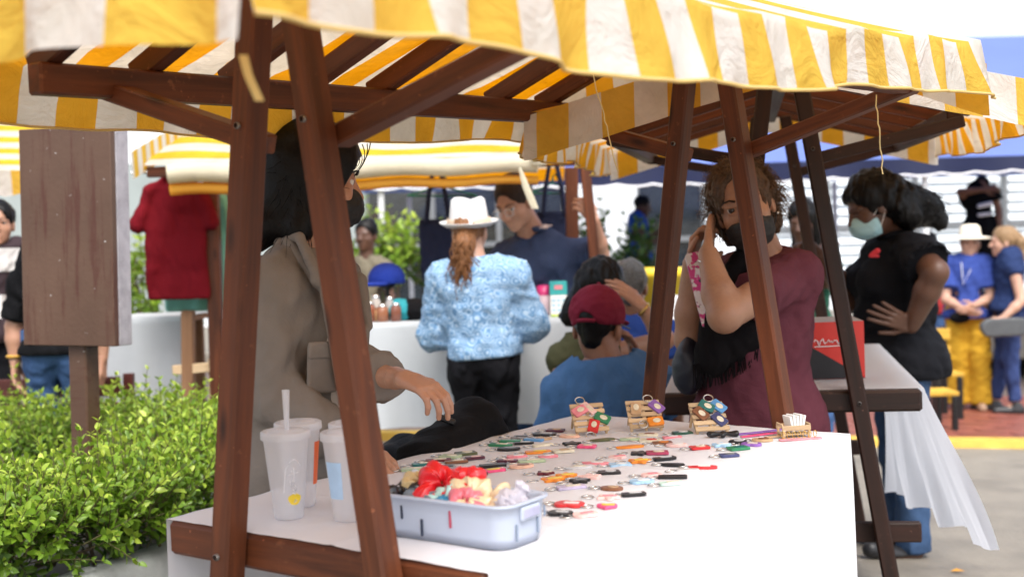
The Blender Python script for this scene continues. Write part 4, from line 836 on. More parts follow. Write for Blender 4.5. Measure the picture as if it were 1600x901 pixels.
# four frosted drinking cups
def frosted():
    m, t, b = _nm('frosted_cup_plastic'); b.inputs['Base Color'].default_value = (.9, .9, .93, 1); b.inputs['Roughness'].default_value = .28
    tr = t.nodes.new('ShaderNodeBsdfTranslucent'); tr.inputs[0].default_value = (.85, .85, .88, 1); tp = t.nodes.new('ShaderNodeBsdfTransparent'); m1 = t.nodes.new('ShaderNodeMixShader'); m2 = t.nodes.new('ShaderNodeMixShader'); m1.inputs[0].default_value = .45; m2.inputs[0].default_value = .46
    out = t.nodes['Material Output']; L(t, b.outputs[0], m1.inputs[1]); L(t, tr.outputs[0], m1.inputs[2]); L(t, m1.outputs[0], m2.inputs[1]); L(t, tp.outputs[0], m2.inputs[2]); L(t, m2.outputs[0], out.inputs[0]); return m
FROST = frosted(); INKW = plain('white_print', (.88, .88, .9), .5, .02)
def cup(px, py, label, parts, h=.158, r0=.028, r1=.043, straw=False):
    x, y = tabA(px, py); root = empty('drink_cup', mat=MA @ Matrix.Translation((x, y, TZ + .001)) @ Matrix.Rotation(IMG_ROT, 4, 'Z')); tag(root, label, 'cup', 'frosted cups at the near end of the table')
    rr = lambda z: r0 + (r1 - r0) * z / h
    lathe('cup_body', [(.001, .002), (r0 - .002, .001), (r0, .003), (r1, h), (r1 + .0015, h + .001)], FROST, root)
    lathe('lid', [(.004, h + .012), (r1 - .010, h + .012), (r1 - .008, h + .006), (r1 - .002, h + .006), (r1 + .0005, h + .011), (r1 + .004, h + .009), (r1 + .0045, h - .004), (r1 + .002, h - .006)], FROST, root)
    if straw:
        for dx, tilt in ((-.004, .012), (.006, -.004)): tubes('straw', [[(dx, 0, .02), (dx + tilt, -.004, h + .088)]], .0042, FROST, root, sides=10)
    def band(a0, a1, z0, z1, mat, name):
        A = np.linspace(a0, a1, 12); Z = np.linspace(z0, z1, 6); G = np.array([[((rr(z) + .0006) * math.cos(a), (rr(z) + .0006) * math.sin(a), z) for z in Z] for a in A]); mesh_obj(name, G.reshape(-1, 3), grid_faces(12, 6), mat, root)
    if 'orange' in parts: band(-.55, .15, .045, .13, plain('orange_print', (.80, .14, .03), .5), 'orange_label')
    if 'blue' in parts: band(-2.7, -1.7, .045, .115, plain('blue_print', (.46, .64, .86), .5), 'blue_label')
    if 'logo' in parts:
        A = lambda a, z: ((rr(z) + .0009) * math.cos(a), (rr(z) + .0009) * math.sin(a), z); a0 = -math.pi / 2 + .5
        st = []
        st.append([A(a0 - .55 + .15 * t, .055 + .045 * t) for t in np.linspace(0, 1, 6)] + [A(a0 - .4 + .75 * t, .100 + .018 * math.sin(math.pi * min(1, t * .9))) for t in np.linspace(.05, 1, 10)])
        st += [[A(a0 - .3, .088), A(a0 + .3, .093)], [A(a0, .103), A(a0 + .02, .075)], [A(a0 - .12, .097), A(a0 - .05, .09)], [A(a0 - .2, .078), A(a0 - .18, .066), A(a0 - .06, .066), A(a0 - .05, .078)], [A(a0 + .05, .07), A(a0 + .16, .064), A(a0 + .1, .056), A(a0 - .05, .06)], [A(a0 - .08, .054), A(a0 + .1, .05)]]
        for s_ in st: pass
        tubes('printed_logo', st, .0007, INKW, root, sides=4)
        mesh_obj('yellow_sticker', [A(a0 + .06 + .40 * math.cos(t) * (1 + .08 * math.sin(3 * t)), .041 + .011 * math.sin(t)) for t in np.linspace(0, 6.2832, 24, endpoint=False)], [tuple(range(24))], plain('yellow_print', (.85, .62, .04), .5), root, smooth=False)
cup(452, 809, 'front left frosted cup with two straws and a yellow sticker', ('logo',), straw=True); cup(471, 790, 'frosted cup with an orange label behind the yellow sticker cup', ('orange',))
cup(545, 812, 'front right frosted cup with a blue print beside the post', ('blue',)); cup(556, 792, 'rear right frosted cup partly behind the post', ())

# ---------------------------------------------------------------- right stall: cloth, red box
zt_ = MC @ Vector((0, 0, TZ))
G = []
AIRY = thin('airy_white_cloth', (.82, .83, .86), (.88, .9, .96), .5, .8, 5, .05, .35)
for i, a in enumerate(np.linspace(-LA / 2 + .0, LA / 2 - .02, 48)):
    row = [MC @ Vector((a, b, TZ)) for b in np.linspace(WA / 2, -WA / 2 - .012, 12)]
    e = row[-1]; s = i / 47; up = 1 - s
    for t in np.linspace(.03, 1, 30):
        out = .15 * t ** 1.1 * up ** 1.2 + .03 * t + .020 * math.sin(3.3 * s * 6.28 + 2.5 * t + .5) * t + .010 * math.sin(8 * s * 6.28 + 4 * t) * t + .006 * math.sin(17 * s * 6.28 + 3 * t) * math.sqrt(t); drop = t * (.47 + .13 * s) + .015 * math.sin(6.28 * 3 * s) * t
        row.append(Vector((e.x + out, e.y - .10 * t * up + .02 * t * math.sin(5 * t), e.z - drop)))
    G.append([tuple(p) for p in row])
G = np.array(G); c = G[0, 0]; o = mesh_obj('tablecloth', (G - c).reshape(-1, 3), grid_faces(*G.shape[:2])[:, ::-1], AIRY, loc=c); tag(o, 'white cloth blown outward by the wind on the dark stall table', 'tablecloth')
RED = plain('red_card', (.62, .035, .025), .35, .06, bmp=.02); BLK = plain('black_card', (.012, .012, .016), .4, .1, bmp=.02); GRYC = plain('grey_tape', (.28, .26, .24), .5)
p = at(1296, 590, 4.36); pl = MCi @ Vector(p); Mb = MC @ Matrix.Translation((pl.x + .06, pl.y, TZ + .002)) @ Matrix.Rotation(math.radians(-90 + 6), 4, 'Z')
root = empty('cardboard_box', mat=Mb); tag(root, 'red and black cardboard box with white lettering on the dark stall', 'box'); bw_, bd_, bh_ = .20, .22, .185
v = [(-bw_ / 2, -bd_ / 2, 0), (bw_ / 2, -bd_ / 2, 0), (bw_ / 2, bd_ / 2, 0), (-bw_ / 2, bd_ / 2, 0)]; v += [(x, y, bh_) for x, y, _ in v]
mesh_obj('carton', v, [(0, 1, 5, 4), (1, 2, 6, 5), (2, 3, 7, 6), (3, 0, 4, 7), (3, 2, 1, 0), (4, 5, 6, 7)], [RED, plain('red_white_card', (.75, .35, .33), .4), BLK, GRYC], root, smooth=False, mi=[0, 1, 0, 0, 2, 3])
mesh_obj('black_panel', [(-bw_ / 2, -bd_ / 2 - .0015, .001), (bw_ / 2 - .002, -bd_ / 2 - .0015, .001), (-bw_ / 2, -bd_ / 2 - .0015, .125)], [(0, 1, 2)], BLK, root, smooth=False)
box(root, 'white_panel', (bw_ / 2 + .001, .02, .05), (.002, .08, .10), plain('white_card', (.8, .8, .78), .7), 0)
tw_ = np.linspace(0, 1, 60); sq = [[(-.06 + .125 * t, -bd_ / 2 - .0022, .122 + .010 * math.sin(38 * t) * (.6 + .4 * math.sin(11 * t)) + .003 * math.sin(90 * t)) for t in tw_]]
tubes('script_lettering', sq + [[(-.06, -bd_ / 2 - .0022, .106), (.07, -bd_ / 2 - .0022, .108)]], .0016, INKW, root, sides=4)
Eb = SDF(.003).ell((.05, -bd_ / 2 - .002, .155), (.010, .003, .006)).ell((.042, -bd_ / 2 - .002, .150), (.004, .003, .005)).ell((.058, -bd_ / 2 - .002, .150), (.004, .003, .005)); v, f = Eb.mesh(.0015); mesh_obj('emblem', v, f, INKW, root)
# ---------------------------------------------------------------- people
def head_prims(S, c, Fd, Ud, s, neck=None, k=.014):
    """sculpts a head into S; returns the head frame (columns: right-of-face, forward, up)"""
    Fd = nrm(Fd); Ud = nrm(V3(Ud) - Fd * (V3(Ud) @ Fd)); Xd = np.cross(Fd, Ud); R = np.stack([Xd, Fd, Ud], 1); P = lambda x, y, z: c + R @ (V3(x, y, z) * s)
    E = lambda x, y, z, r, kk=k, m=1: S.ell(P(x, y, z), V3(r) * s if np.ndim(r) else r * s, R, kk, m)
    E(0, -.014, .034, (.073, .093, .083)); E(0, .022, -.02, (.064, .068, .088), .02); E(0, .034, -.072, (.046, .050, .042), .02); E(0, .070, -.100, (.020, .016, .014), .018)
    for q in (-1, 1):
        E(q * .038, .050, -.032, (.024, .028, .026), .018); E(q * .031, .097, .004, (.017, .014, .011), .012, -1); E(q * .074, -.006, -.012, (.009, .021, .032), .006); S.rc(P(q * .012, .083, .022), P(q * .048, .068, .020), .008 * s, .007 * s, .012)
        E(q * .012, .100, -.035, .0085, .006)
    [S.rc(P(q * .018, .0865, .0125), P(q * .044, .079, .0115), .0042 * s, .0036 * s, .003) for q in (-1, 1)]; [S.rc(P(q * .020, .084, -.0065), P(q * .043, .077, -.005), .0032 * s, .003 * s, .003) for q in (-1, 1)]
    S.rc(P(0, .086, .012), P(0, .108, -.030), .008 * s, .0125 * s, .012)
    S.rc(P(-.018, .083, -.062), P(.018, .083, -.062), .0065 * s, None, .006).rc(P(-.014, .083, -.073), P(.014, .083, -.073), .0075 * s, None, .006)
    if neck is not None: S.rc(neck, P(0, -.018, -.045), .056 * s, .052 * s, .03)
    return R
def hand_prims(S, w, D, Np, side, curl=.5, size=1.0, spread=.12, thumb=.5):
    """w wrist, D finger direction, Np palm normal, side +1/-1 thumb side"""
    D = nrm(D); Np = nrm(V3(Np) - D * (V3(Np) @ D)); T = np.cross(D, Np) * side; z = size
    curl = [curl] * 4 if np.ndim(curl) == 0 else curl
    lens = [(.041, .025, .020), (.046, .029, .021), (.042, .027, .020), (.033, .020, .018)]; off = (.028, .0095, -.009, -.0265); bl = (.084, .088, .084, .076)
    for i in range(4):
        b = w + (D * bl[i] + T * off[i]) * z; S.rc(w + T * off[i] * .55 * z, b, .0145 * z, .0105 * z, .012)
        d = nrm(D + T * spread * (1.5 - i) * .35); a = 0; p = b
        for j, l in enumerate(lens[i]):
            a += curl[i] * (.75, 1.0, .7)[j]; q = p + (d * math.cos(a) + Np * math.sin(a)) * l * z; S.rc(p, q, (.0095, .0085, .0078)[j] * z, (.0085, .0078, .0068)[j] * z, .003); p = q
    p = w + (D * .022 + T * .022) * z; d0 = nrm(D * .62 + T * .75 + Np * .25); q = p + d0 * .040 * z; S.rc(p, q, .014 * z, .0105 * z, .010)
    d1 = nrm(D * (1 - .3 * thumb) + T * (.5 - .5 * thumb) + Np * thumb * .7); r = q + d1 * .030 * z; S.rc(q, r, .0105 * z, .009 * z, .003).rc(r, r + nrm(d1 + Np * .25 * thumb) * .024 * z, .009 * z, .0075 * z, .003)
def stand(x, y, H, ang, lean=0, z0=None):
    """joints of a relaxed standing figure; ang: 0 faces away, 90 faces picture-right, 180 faces the camera"""
    a = math.radians(ang); F = V3(math.sin(a), math.cos(a), 0); R = V3(math.cos(a), -math.sin(a), 0); k = H / 1.68
    z0 = gz(x) if z0 is None else z0; p = lambda r, f, z: V3(x, y, z0) + (R * r + F * (f + lean * max(0, z - .9)) + V3(0, 0, z)) * k
    J = dict(head=p(0, .035, 1.565), neck=p(0, -.005, 1.425), pel=p(0, 0, .93), F=F, R=R)
    for s, q in (('R', 1), ('L', -1)):
        J['s' + s] = p(q * .165, -.005, 1.375); J['e' + s] = p(q * .215, -.03, 1.10); J['w' + s] = p(q * .225, .05, .87)
        J['h' + s] = p(q * .085, 0, .90); J['k' + s] = p(q * .095, .02, .49); J['a' + s] = p(q * .10, -.02, .075); J['t' + s] = p(q * .12, .15, .03)
    return J
def torso_prims(S, J, g, f=1.0, fd=1.0, belly=0.0, bust=0.0):
    u = nrm(J['neck'] - J['pel']); r = J['sR'] - J['sL']; sw = np.linalg.norm(r) / 2; r = nrm(r - u * (r @ u)); fw = np.cross(u, r); R = np.stack([r, fw, u], 1); H = np.linalg.norm(J['neck'] - J['pel'])
    hw = np.linalg.norm(J['hR'] - J['hL']) / 2 + .075; hr = nrm(J['hR'] - J['hL']); Rh = np.stack([hr, np.cross(u, hr), u], 1)
    S.ell(J['neck'] - u * H * .30, (sw * .98 * f + g, .108 * fd + g, .185 + g), R, .05); S.ell(J['neck'] - u * H * .62, (sw * .84 * f + g, (.10 + belly * .35) * fd + g, .17 + g), R, .05)
    S.ell(J['pel'] + u * .015, (hw * f + g, .118 * fd + g, .135 + g), Rh, .05)
    if belly: S.ell(J['neck'] - u * H * .68 + fw * .05, (sw * .75 * f, .09 + belly + g, .15), R, .05)
    if bust:
        for q in (-1, 1): S.ell(J['neck'] - u * H * .36 + fw * (.075 * fd) + r * q * .075 * f, (.07 + g, .05 + bust + g, .07 + g), R, .03)
    for s in 'RL': S.rc(J['neck'] - u * .04, J['s' + s] - u * .012, .058 + g, .055 + g, .04)
    return u, r, fw
def Lp(a, b, t): return a * (1 - t) + b * t
def person(label, J, skinc, res=.010, face=None, up=(0, 0, 1), hs=1.0, fat=1.0, fatd=1.0, belly=0, bust=0, armr=1.0, hands=None, top=None, bottom=None, shoes=None, legs=True, seed=1, headres=.005, handres=.0038, rootz=0, eyes=True, group=None):
    sk = skin('skin_%02d' % int(1000 * skinc[0]), skinc); ox = V3(J['pel'][0], J['pel'][1], rootz)
    root = empty('person', ox); tag(root, label, 'person', group)
    face = J['F'] if face is None else V3(face)
    B = SDF(.03); torso_prims(B, J, -.030, fat, fatd, belly * .5, bust * .3)
    for s in 'RL':
        a = armr; B.rc(J['s' + s], J['e' + s], .047 * a, .038 * a, .03).rc(J['e' + s], Lp(J['e' + s], J['w' + s], .35), .038 * a, .039 * a, .02).rc(Lp(J['e' + s], J['w' + s], .35), J['w' + s], .039 * a, .0255 * a, .02)
        if legs: B.rc(J['h' + s], J['k' + s], .066, .042, .03).rc(J['k' + s], Lp(J['k' + s], J['a' + s], .35), .042, .042, .03).rc(Lp(J['k' + s], J['a' + s], .35), J['a' + s], .042, .032, .03).rc(J['a' + s], J['t' + s], .034, .022, .02)
    B.rc(J['neck'] - V3(0, 0, .03), Lp(J['neck'], J['head'], .55), .056 * hs, .052 * hs, .03)
    parts = [B.mesh(res)]
    Hd = SDF(.014); Rf = head_prims(Hd, J['head'], face, up, hs, J['neck'] + V3(0, 0, .01)); parts.append(Hd.mesh(headres))
    for s in 'RL':
        hd = (hands or {}).get(s)
        if hd is None: hd = dict(D=nrm(J['w' + s] - J['e' + s]), N=-J['R'] * (1 if s == 'R' else -1), curl=.45)
        if hd == 0: continue
        S = SDF(.008); w = J['w' + s]; S.rc(w - nrm(w - J['e' + s]) * .05, w, .030 * armr, .0235 * armr, .01)
        sd = hd.get('side'); 
        if sd is None: D = nrm(hd['D']); sd = 1 if np.cross(D, V3(hd['N'])) @ J['F'] > 0 else -1
        hand_prims(S, w, hd['D'], hd['N'], sd, hd.get('curl', .4), hd.get('size', 1), hd.get('spread', .12), hd.get('thumb', .5)); parts.append(S.mesh(hd.get('res', handres)))
    v, f = merge(*parts); body = mesh_obj('body', v - ox, f, sk, root)
    P = dict(root=root, ox=ox, R=Rf, c=J['head'], hs=hs, J=J, body=body, seed=seed, fat=fat, fatd=fatd, belly=belly, bust=bust)
    if eyes:
        for q in (-1, 1):
            ec = hp(P, q * .031, .0735, .004); u_, v_ = np.meshgrid(np.linspace(0, np.pi, 12), np.linspace(0, 2 * np.pi, 16, endpoint=False), indexing='ij')
            g = P.get('gaze', nrm(Rf @ V3(.0, 1, 0))); A = nrm(np.cross(g, V3(0, 0, 1))); Bv = np.cross(A, g)
            VV = ec - ox + .0118 * hs * (np.cos(u_)[..., None] * g + np.sin(u_)[..., None] * (np.cos(v_)[..., None] * A + np.sin(v_)[..., None] * Bv)); ff = []; mi = []
            for i in range(11):
                for j in range(16): ff.append((i * 16 + j, i * 16 + (j + 1) % 16, (i + 1) * 16 + (j + 1) % 16, (i + 1) * 16 + j)); mi.append(1 if i < 3 else 0)
            mesh_obj('eye', VV.reshape(-1, 3), np.array(ff), [plain('eye_white', (.7, .68, .64), .2, .03, bmp=0), plain('dark_iris', (.02, .01, .006), .1, .05, bmp=0)], root, mi=mi)
            br = [hp(P, q * x, y, z) - ox for x, y, z in ((.013, .0945, .024), (.028, .094, .031), (.045, .081, .029), (.054, .068, .023))]; tubes('eyebrow', [br], .0035 * hs, hair('brow_hair', (.015, .010, .008)), root, r1=.0016, sides=6)
    if top: shirt(P, **top)
    if bottom: trousers(P, **bottom)
    if shoes is not None and legs:
        for s in 'RL':
            S = SDF(.02); a_, t_ = J['a' + s], J['t' + s]; d = nrm(t_ - a_) * V3(1, 1, 0); S.rc(a_ - d * .03 + V3(0, 0, -.03), t_ + V3(0, 0, .012), .044, .036).rc(a_ + V3(0, 0, .01), a_ + V3(0, 0, -.03), .043, .046).cut((0, 0, gz(t_[0]) + rootz + .003 if abs(t_[2] - gz(t_[0]) - rootz) < .12 else min(a_[2], t_[2]) - .05), (0, 0, -1)); v, f = S.mesh(.008); mesh_obj('shoe', v - ox, f, shoes, root)
    return P
def hp(P, x, y, z): return P['c'] + P['R'] @ (V3(x, y, z) * P['hs'])
def child(P, name, S, h, mat, smooth=True, **k):
    v, f = S.mesh(h) if isinstance(S, SDF) else S; return mesh_obj(name, v - P['ox'], f, mat, P['root'], smooth, **k)
def shirt(P, mat, sleeve=.5, infl=.012, hem=.10, amp=.006, freq=5, res=.009, neck=.045, name='shirt', loose=0, collar=None, vneck=0, openc=None, armw=1.0):
    J = P['J']; S = SDF(.035); u, r, fw = torso_prims(S, J, infl, P['fat'], P['fatd'], P.get('belly', 0), P.get('bust', 0))
    u = nrm(J['neck'] - J['pel'])
    if hem > 0:
        hw = np.linalg.norm(J['hR'] - J['hL']) / 2 + .07; S.ell(J['pel'] - u * hem * .45, ((hw + .01) * P['fat'] + infl + .022 + loose * .5, .122 * P['fatd'] + infl + .032 + loose * .5, hem + .08), np.stack([nrm(J['hR'] - J['hL']), np.cross(u, nrm(J['hR'] - J['hL'])), u], 1), .05)
    for s in 'RL':
        if sleeve <= 0: continue
        e = Lp(J['s' + s], J['e' + s], min(1, sleeve)); g = infl + .010 + loose
        S.rc(J['s' + s] - u * .01, e, .056 * armw + g * .6, (.052 if sleeve < 1 else .045) * armw + g, .035)
        if sleeve > 1: S.rc(J['e' + s], Lp(J['e' + s], J['w' + s], sleeve - 1), .044 * armw + g, .036 * armw + g * .9, .03)
    S.disp(wrinkle(amp, freq * 1.5, P['seed'] * 11 + 3, (1, 1, .8)))
    for s in 'RL':                                    # open cuffs, neck opening
        if 0 < sleeve < 1: e = Lp(J['s' + s], J['e' + s], sleeve); d = nrm(J['e' + s] - J['s' + s]); cutc(S, e, d, .075)
        elif sleeve > 1: e = Lp(J['e' + s], J['w' + s], sleeve - 1); d = nrm(J['w' + s] - J['e' + s]); cutc(S, e, d, .075)
        elif sleeve == 0: pass
    nu = nrm(J['head'] - J['neck']); cutc(S, J['neck'] + nu * neck, nrm(nu + u), .09)
    if hem is not None: S.glob.append(('cut', J['pel'] - u * hem, -u))
    if vneck: S.ops.append(('rc', J['neck'] + nu * .05 + P['J']['F'] * .03, J['neck'] + P['J']['F'] * .16 - u * vneck, .05, .004, .01, -1))
    S.ops.append(('rc', J['neck'] - nu * .0 , J['neck'] + nu * .10, .054 * P['hs'], .056 * P['hs'], .006, -1))
    o = child(P, name, S, res, mat); P['shirt'] = o
    if collar is not None:
        ring = SDF(.006); n = 22
        A = P['J']['R'] ; Fw = nrm(P['J']['F']); cs = []
        for i in range(n + 1): a = -2.55 + 5.1 * i / n; cs.append(J['neck'] + nu * (.018 + .018 * (1 + math.cos(a)) * .5) + (A * math.sin(a) * .068 - Fw * math.cos(a) * .066) * P['hs'])
        for i in range(n): ring.rc(cs[i], cs[i + 1], .011, None, .004).rc(cs[i] + nrm(cs[i] - J['neck']) * .012 - nu * .018, cs[i + 1] + nrm(cs[i + 1] - J['neck']) * .012 - nu * .018, .008, None, .01)
        child(P, 'collar', ring, .005, collar)
    return o
def cutc(S, e, d, rad):
    """cuts a sleeve square at e, only near that sleeve"""
    def fn(X, Y, Z, e=e, d=d): return None
    S.glob.append(('lcut', V3(e), nrm(d), rad))
_old_mesh = SDF.mesh
def _mesh(s, h):
    lc = [g for g in s.glob if g[0] == 'lcut']; s.glob = [g for g in s.glob if g[0] != 'lcut']
    for _, e, d, rad in lc: s.ops.append(('slab', e, d, rad))
    return _mesh2(s, h)
def _mesh2(s, h):
    slabs = [o for o in s.ops if o[0] == 'slab']; s.ops = [o for o in s.ops if o[0] != 'slab']
    for _, e, d, rad in slabs:
        def fn(X, Y, Z, e=e, d=d, rad=rad):
            x, y, z = X - e[0], Y - e[1], Z - e[2]; t = x * d[0] + y * d[1] + z * d[2]; q = np.sqrt(np.maximum(x * x + y * y + z * z - t * t, 0))
            inside = (t > 0) & (t < .16) & (q < rad + .02); return np.where(inside, np.float32(1.0) * np.maximum(t, 0) * 4, 0).astype(np.float32)
        s.glob.append(('fn', fn))
    return _old_mesh(s, h)
SDF.mesh = _mesh
def trousers(P, mat, infl=.010, end=1.0, amp=.006, freq=5, res=.010, waist=.06, belt=None, name='trousers', wide=0):
    J = P['J']; S = SDF(.03); u = nrm(J['neck'] - J['pel']); hr = nrm(J['hR'] - J['hL']); hw = np.linalg.norm(J['hR'] - J['hL']) / 2 + .075
    S.ell(J['pel'] + u * .01, (hw * P['fat'] + infl, .122 * P['fatd'] + infl, .13), np.stack([hr, np.cross(u, hr), u], 1), .05)
    bk = -np.cross(u, hr) if np.cross(u, hr) @ J['F'] > 0 else np.cross(u, hr)
    for q in (-1, 1): S.ell(J['pel'] - u * .05 + hr * q * .07 + bk * .032 * P['fatd'], (.082, .082, .09), None, .03)
    for s in 'RL':
        h_, k_, a_ = J['h' + s], J['k' + s], Lp(J['k' + s], J['a' + s], end)
        S.rc(h_, k_, .086 * P['fat'] + infl, .058 + infl + wide * .4, .04).rc(k_, a_, .058 + infl + wide * .4, .046 + infl + wide, .03)
    S.disp(wrinkle(amp, freq * 1.4, P['seed'] * 7 + 1, (1.3, 1.3, .75)))
    for s in 'RL': k_, a_ = J['k' + s], Lp(J['k' + s], J['a' + s], end); cutc(S, a_, nrm(a_ - k_), .09)
    S.cut(J['pel'] + u * waist, u); child(P, name, S, res, mat)
    if belt is not None: child(P, 'belt', SDF(.01).ell(J['pel'] + u * (waist - .0), (hw * P['fat'] + infl - .0, .122 * P['fatd'] + infl, .17), np.stack([hr, np.cross(u, hr), u], 1)).cut(J['pel'] + u * (waist + .004), u).cut(J['pel'] + u * (waist - .03), -u), .008, belt)
def haircap(P, mat, s=1.09, back=0, extra=(), res=.006, amp=.004, freq=16, front=.055, low=-.02, name='hair', k=.03, tip=.25):
    """scalp hair with optional extra lobes: (a, b, ra, rb) in head coordinates"""
    S = SDF(k); R, h = P['R'], P['hs']; S.ell(hp(P, 0, -.018, .038), V3(.078, .097, .088) * s * h, R)
    for a, b, ra, rb in extra: S.rc(hp(P, *a), hp(P, *b), ra * h, rb * h)
    S.disp(wrinkle(amp, freq, P['seed'] + 77, (1, 1, .25)))
    if front is not None:                             # keep the face free: smooth hairline
        S.ops.append(('el', hp(P, 0, .118, -.052 + .06 * (tip - .3)), V3(.070, .150 - front - .012, .128) * h, R, .012, -1))
        S.ops.append(('el', hp(P, 0, .135, -.03), V3(.12, .125 - front * .5, .10) * h, R, .012, -1))
    return child(P, name, S, res, mat)
def strands(P, mat, roots, fn, r0=.0022, r1=.0008, name='hair_strands', sides=4): return tubes(name, [np.array(fn(q)) - P['ox'] for q in roots], r0, mat, P['root'], r1=r1, sides=sides)
def facemask(P, mat, lo=-.108, hi=-.018, loops=True, lmat=None):
    S = SDF(.015); R, h = P['R'], P['hs']; S.ell(hp(P, 0, .036, -.062), V3(.068, .066, .062) * h, R).ell(hp(P, 0, .085, -.052), V3(.036, .035, .042) * h, R, .03).disp(wrinkle(.0016, 30, 5, (.3, .3, 2.5)))
    S.cut(hp(P, 0, 0, hi), P['R'][:, 2] - .0 * P['R'][:, 1]).cut(hp(P, 0, 0, lo), -P['R'][:, 2]).cut(hp(P, 0, .022, 0), -P['R'][:, 1]); child(P, 'face_mask', S, .0045, mat)
    if loops:
        for q in (-1, 1): tubes('ear_loop', [[hp(P, q * .062, .035, -.03) - P['ox'], hp(P, q * .074, .015, -.012) - P['ox'], hp(P, q * .082, -.016, .012) - P['ox'], hp(P, q * .084, -.022, -.012) - P['ox'], hp(P, q * .074, .008, -.055) - P['ox'], hp(P, q * .058, .032, -.085) - P['ox']]], .0017, lmat or mat, P['root'])
S_LIGHT, S_TAN, S_BRN, S_DRK = (.52, .30, .21), (.42, .22, .14), (.25, .115, .065), (.10, .045, .026)
H_BLK = hair('black_hair', (.0035, .003, .003)); H_BRN = hair('brown_hair', (.075, .044, .027)); H_RED = hair('auburn_hair', (.20, .088, .036)); H_GRY = hair('grey_hair', (.10, .095, .09))
JEAN = cloth('blue_denim', (.05, .10, .22), .8, .2); JEAN_L = cloth('mid_blue_denim', (.045, .085, .17), .8, .2); BLKCL = cloth('black_cotton', (.005, .005, .006)); BLK_JEAN = cloth('black_denim', (.008, .008, .010)); SHOE = plain('black_shoe', (.014, .014, .016), .45)

# 1 seller in the taupe jacket
d = 3.25; J = stand(at(470, 500, d)[0], d, 1.56, 128)
J['head'] = at(494, 283, d + .02); J['neck'] = at(476, 398, d - .0); J['sR'] = at(420, 440, d - .10); J['sL'] = at(512, 425, d + .14); J['pel'] = at(470, 700, d)
J['eR'] = at(432, 622, d - .14); J['wR'] = at(556, 706, 3.02); J['eL'] = at(530, 580, d + .04); J['wL'] = at(632, 592, 2.94)
TAUPE = cloth('taupe_linen', (.205, .178, .155), .85, .12)
P1 = person('seller in a taupe jacket with black hair and mask reaching over the table', J, S_TAN, .008, face=(.9, .38, -.10), hs=1.03, fat=.9, fatd=.9, armr=.88, hands={'L': dict(D=at(700, 618, 2.86) - J['wL'], N=nrm(V3(-.15, .35, -.95)), side=1, curl=[.55, .6, .65, .7], spread=.03, thumb=1.2, size=.86, res=.003), 'R': dict(D=at(612, 724, 2.95) - J['wR'], N=V3(.1, .3, -1), side=-1, curl=.7, size=.9)},
            top=dict(mat=TAUPE, sleeve=1.72, infl=.014, hem=.16, amp=.006, freq=5, res=.007, neck=.02, name='jacket', vneck=.30, loose=.0), bottom=dict(mat=cloth('ink_denim', (.022, .035, .075), .8, .2), end=.95), shoes=SHOE, seed=3)
ox = P1['ox']; J1 = J
haircap(P1, H_BLK, 1.32, extra=(((0, -.05, .02), (-.0, -.075, -.10), .075, .055), ((-.03, -.02, .02), (-.05, -.045, -.13), .06, .04), ((.03, -.02, .02), (.05, -.045, -.12), .05, .035), ((0, -.095, -.06), (0, -.105, -.095), .05, .045), ((0, -.12, -.12), (0, -.13, -.15), .04, .03)), front=.048, tip=.15, amp=.0012)
rs = np.random.default_rng(4)
strands(P1, H_BLK, range(260), lambda i: (lambda a, b: [hp(P1, *(a + (b - a) * t + V3(0, 0, -.02 * math.sin(3 * t))+ rs.normal(0, .0015, 3))) for t in np.linspace(0, 1, 8)])(V3(rs.uniform(-.08, .08), rs.uniform(-.09, .03), rs.uniform(.05, .12)), V3(rs.uniform(-.11, .11), rs.uniform(-.14, .06), rs.uniform(-.19, .02))), r0=.0010, r1=.0005)
strands(P1, H_BLK, range(5), lambda i: [hp(P1, .02 * (i - 2), .085 + .03 * math.sin(t * 3 + i * .4) , .10 - t * (.07 + .02 * i)) for t in np.linspace(0, 1, 14)], r0=.0014)
facemask(P1, plain('black_mask_cloth', (.012, .012, .013), .7), hi=-.01)
# lapels, placket, pockets, cream blouse under the open jacket
u = nrm(J['neck'] - J['pel']); Fb = nrm(np.cross(u, nrm(J['sR'] - J['sL']))); Fb = Fb if Fb @ J['F'] > 0 else -Fb; Rb = nrm(np.cross(Fb, u)); Pt = lambda r, f, z: J['neck'] + Rb * r + Fb * f - u * z
for q in (-1, 1):
    S = SDF(.006); S.rc(Pt(q * .075, -.0, -.03), Pt(q * .085, .095, .06), .016, .020).rc(Pt(q * .085, .105, .06), Pt(q * .06, .150, .17), .020, .010).rc(Pt(q * .05, .147, .18), Pt(q * .03, .155, .36), .010, .008); child(P1, 'lapel', S, .005, TAUPE)
S = SDF(.008).rc(at(436, 376, d - .03), at(468, 370, d - .095), .010, .012).rc(at(468, 372, d - .095), at(498, 434, d - .150), .012, .016).rc(at(492, 438, d - .150), at(522, 452, d - .155), .012, .009).rc(at(505, 455, d - .155), at(528, 600, d - .15), .009, .006); child(P1, 'lapel', S, .005, TAUPE)
child(P1, 'collar', SDF(.008).rc(Pt(-.075, -.02, -.025), Pt(0, -.075, -.035), .016, .018).rc(Pt(.075, -.02, -.025), Pt(0, -.075, -.035), .016, .018), .005, TAUPE)
child(P1, 'blouse', SDF(.02).rc(Pt(0, .05, .10), Pt(0, .10, .26), .05, .05).rc(Pt(0, .10, .26), Pt(0, .085, .50), .05, .06), .007, cloth('cream_blouse', (.62, .55, .48)))
pk = SDF(.006)
for a in np.linspace(0, 1, 14): pk.rc(Pt(.075 + .07 * a, .138 - .028 * a, .215), Pt(.075 + .07 * a, .138 - .028 * a, .315), .005, None, .006)
child(P1, 'chest_pocket', pk, .0045, TAUPE); pk = SDF(.006)
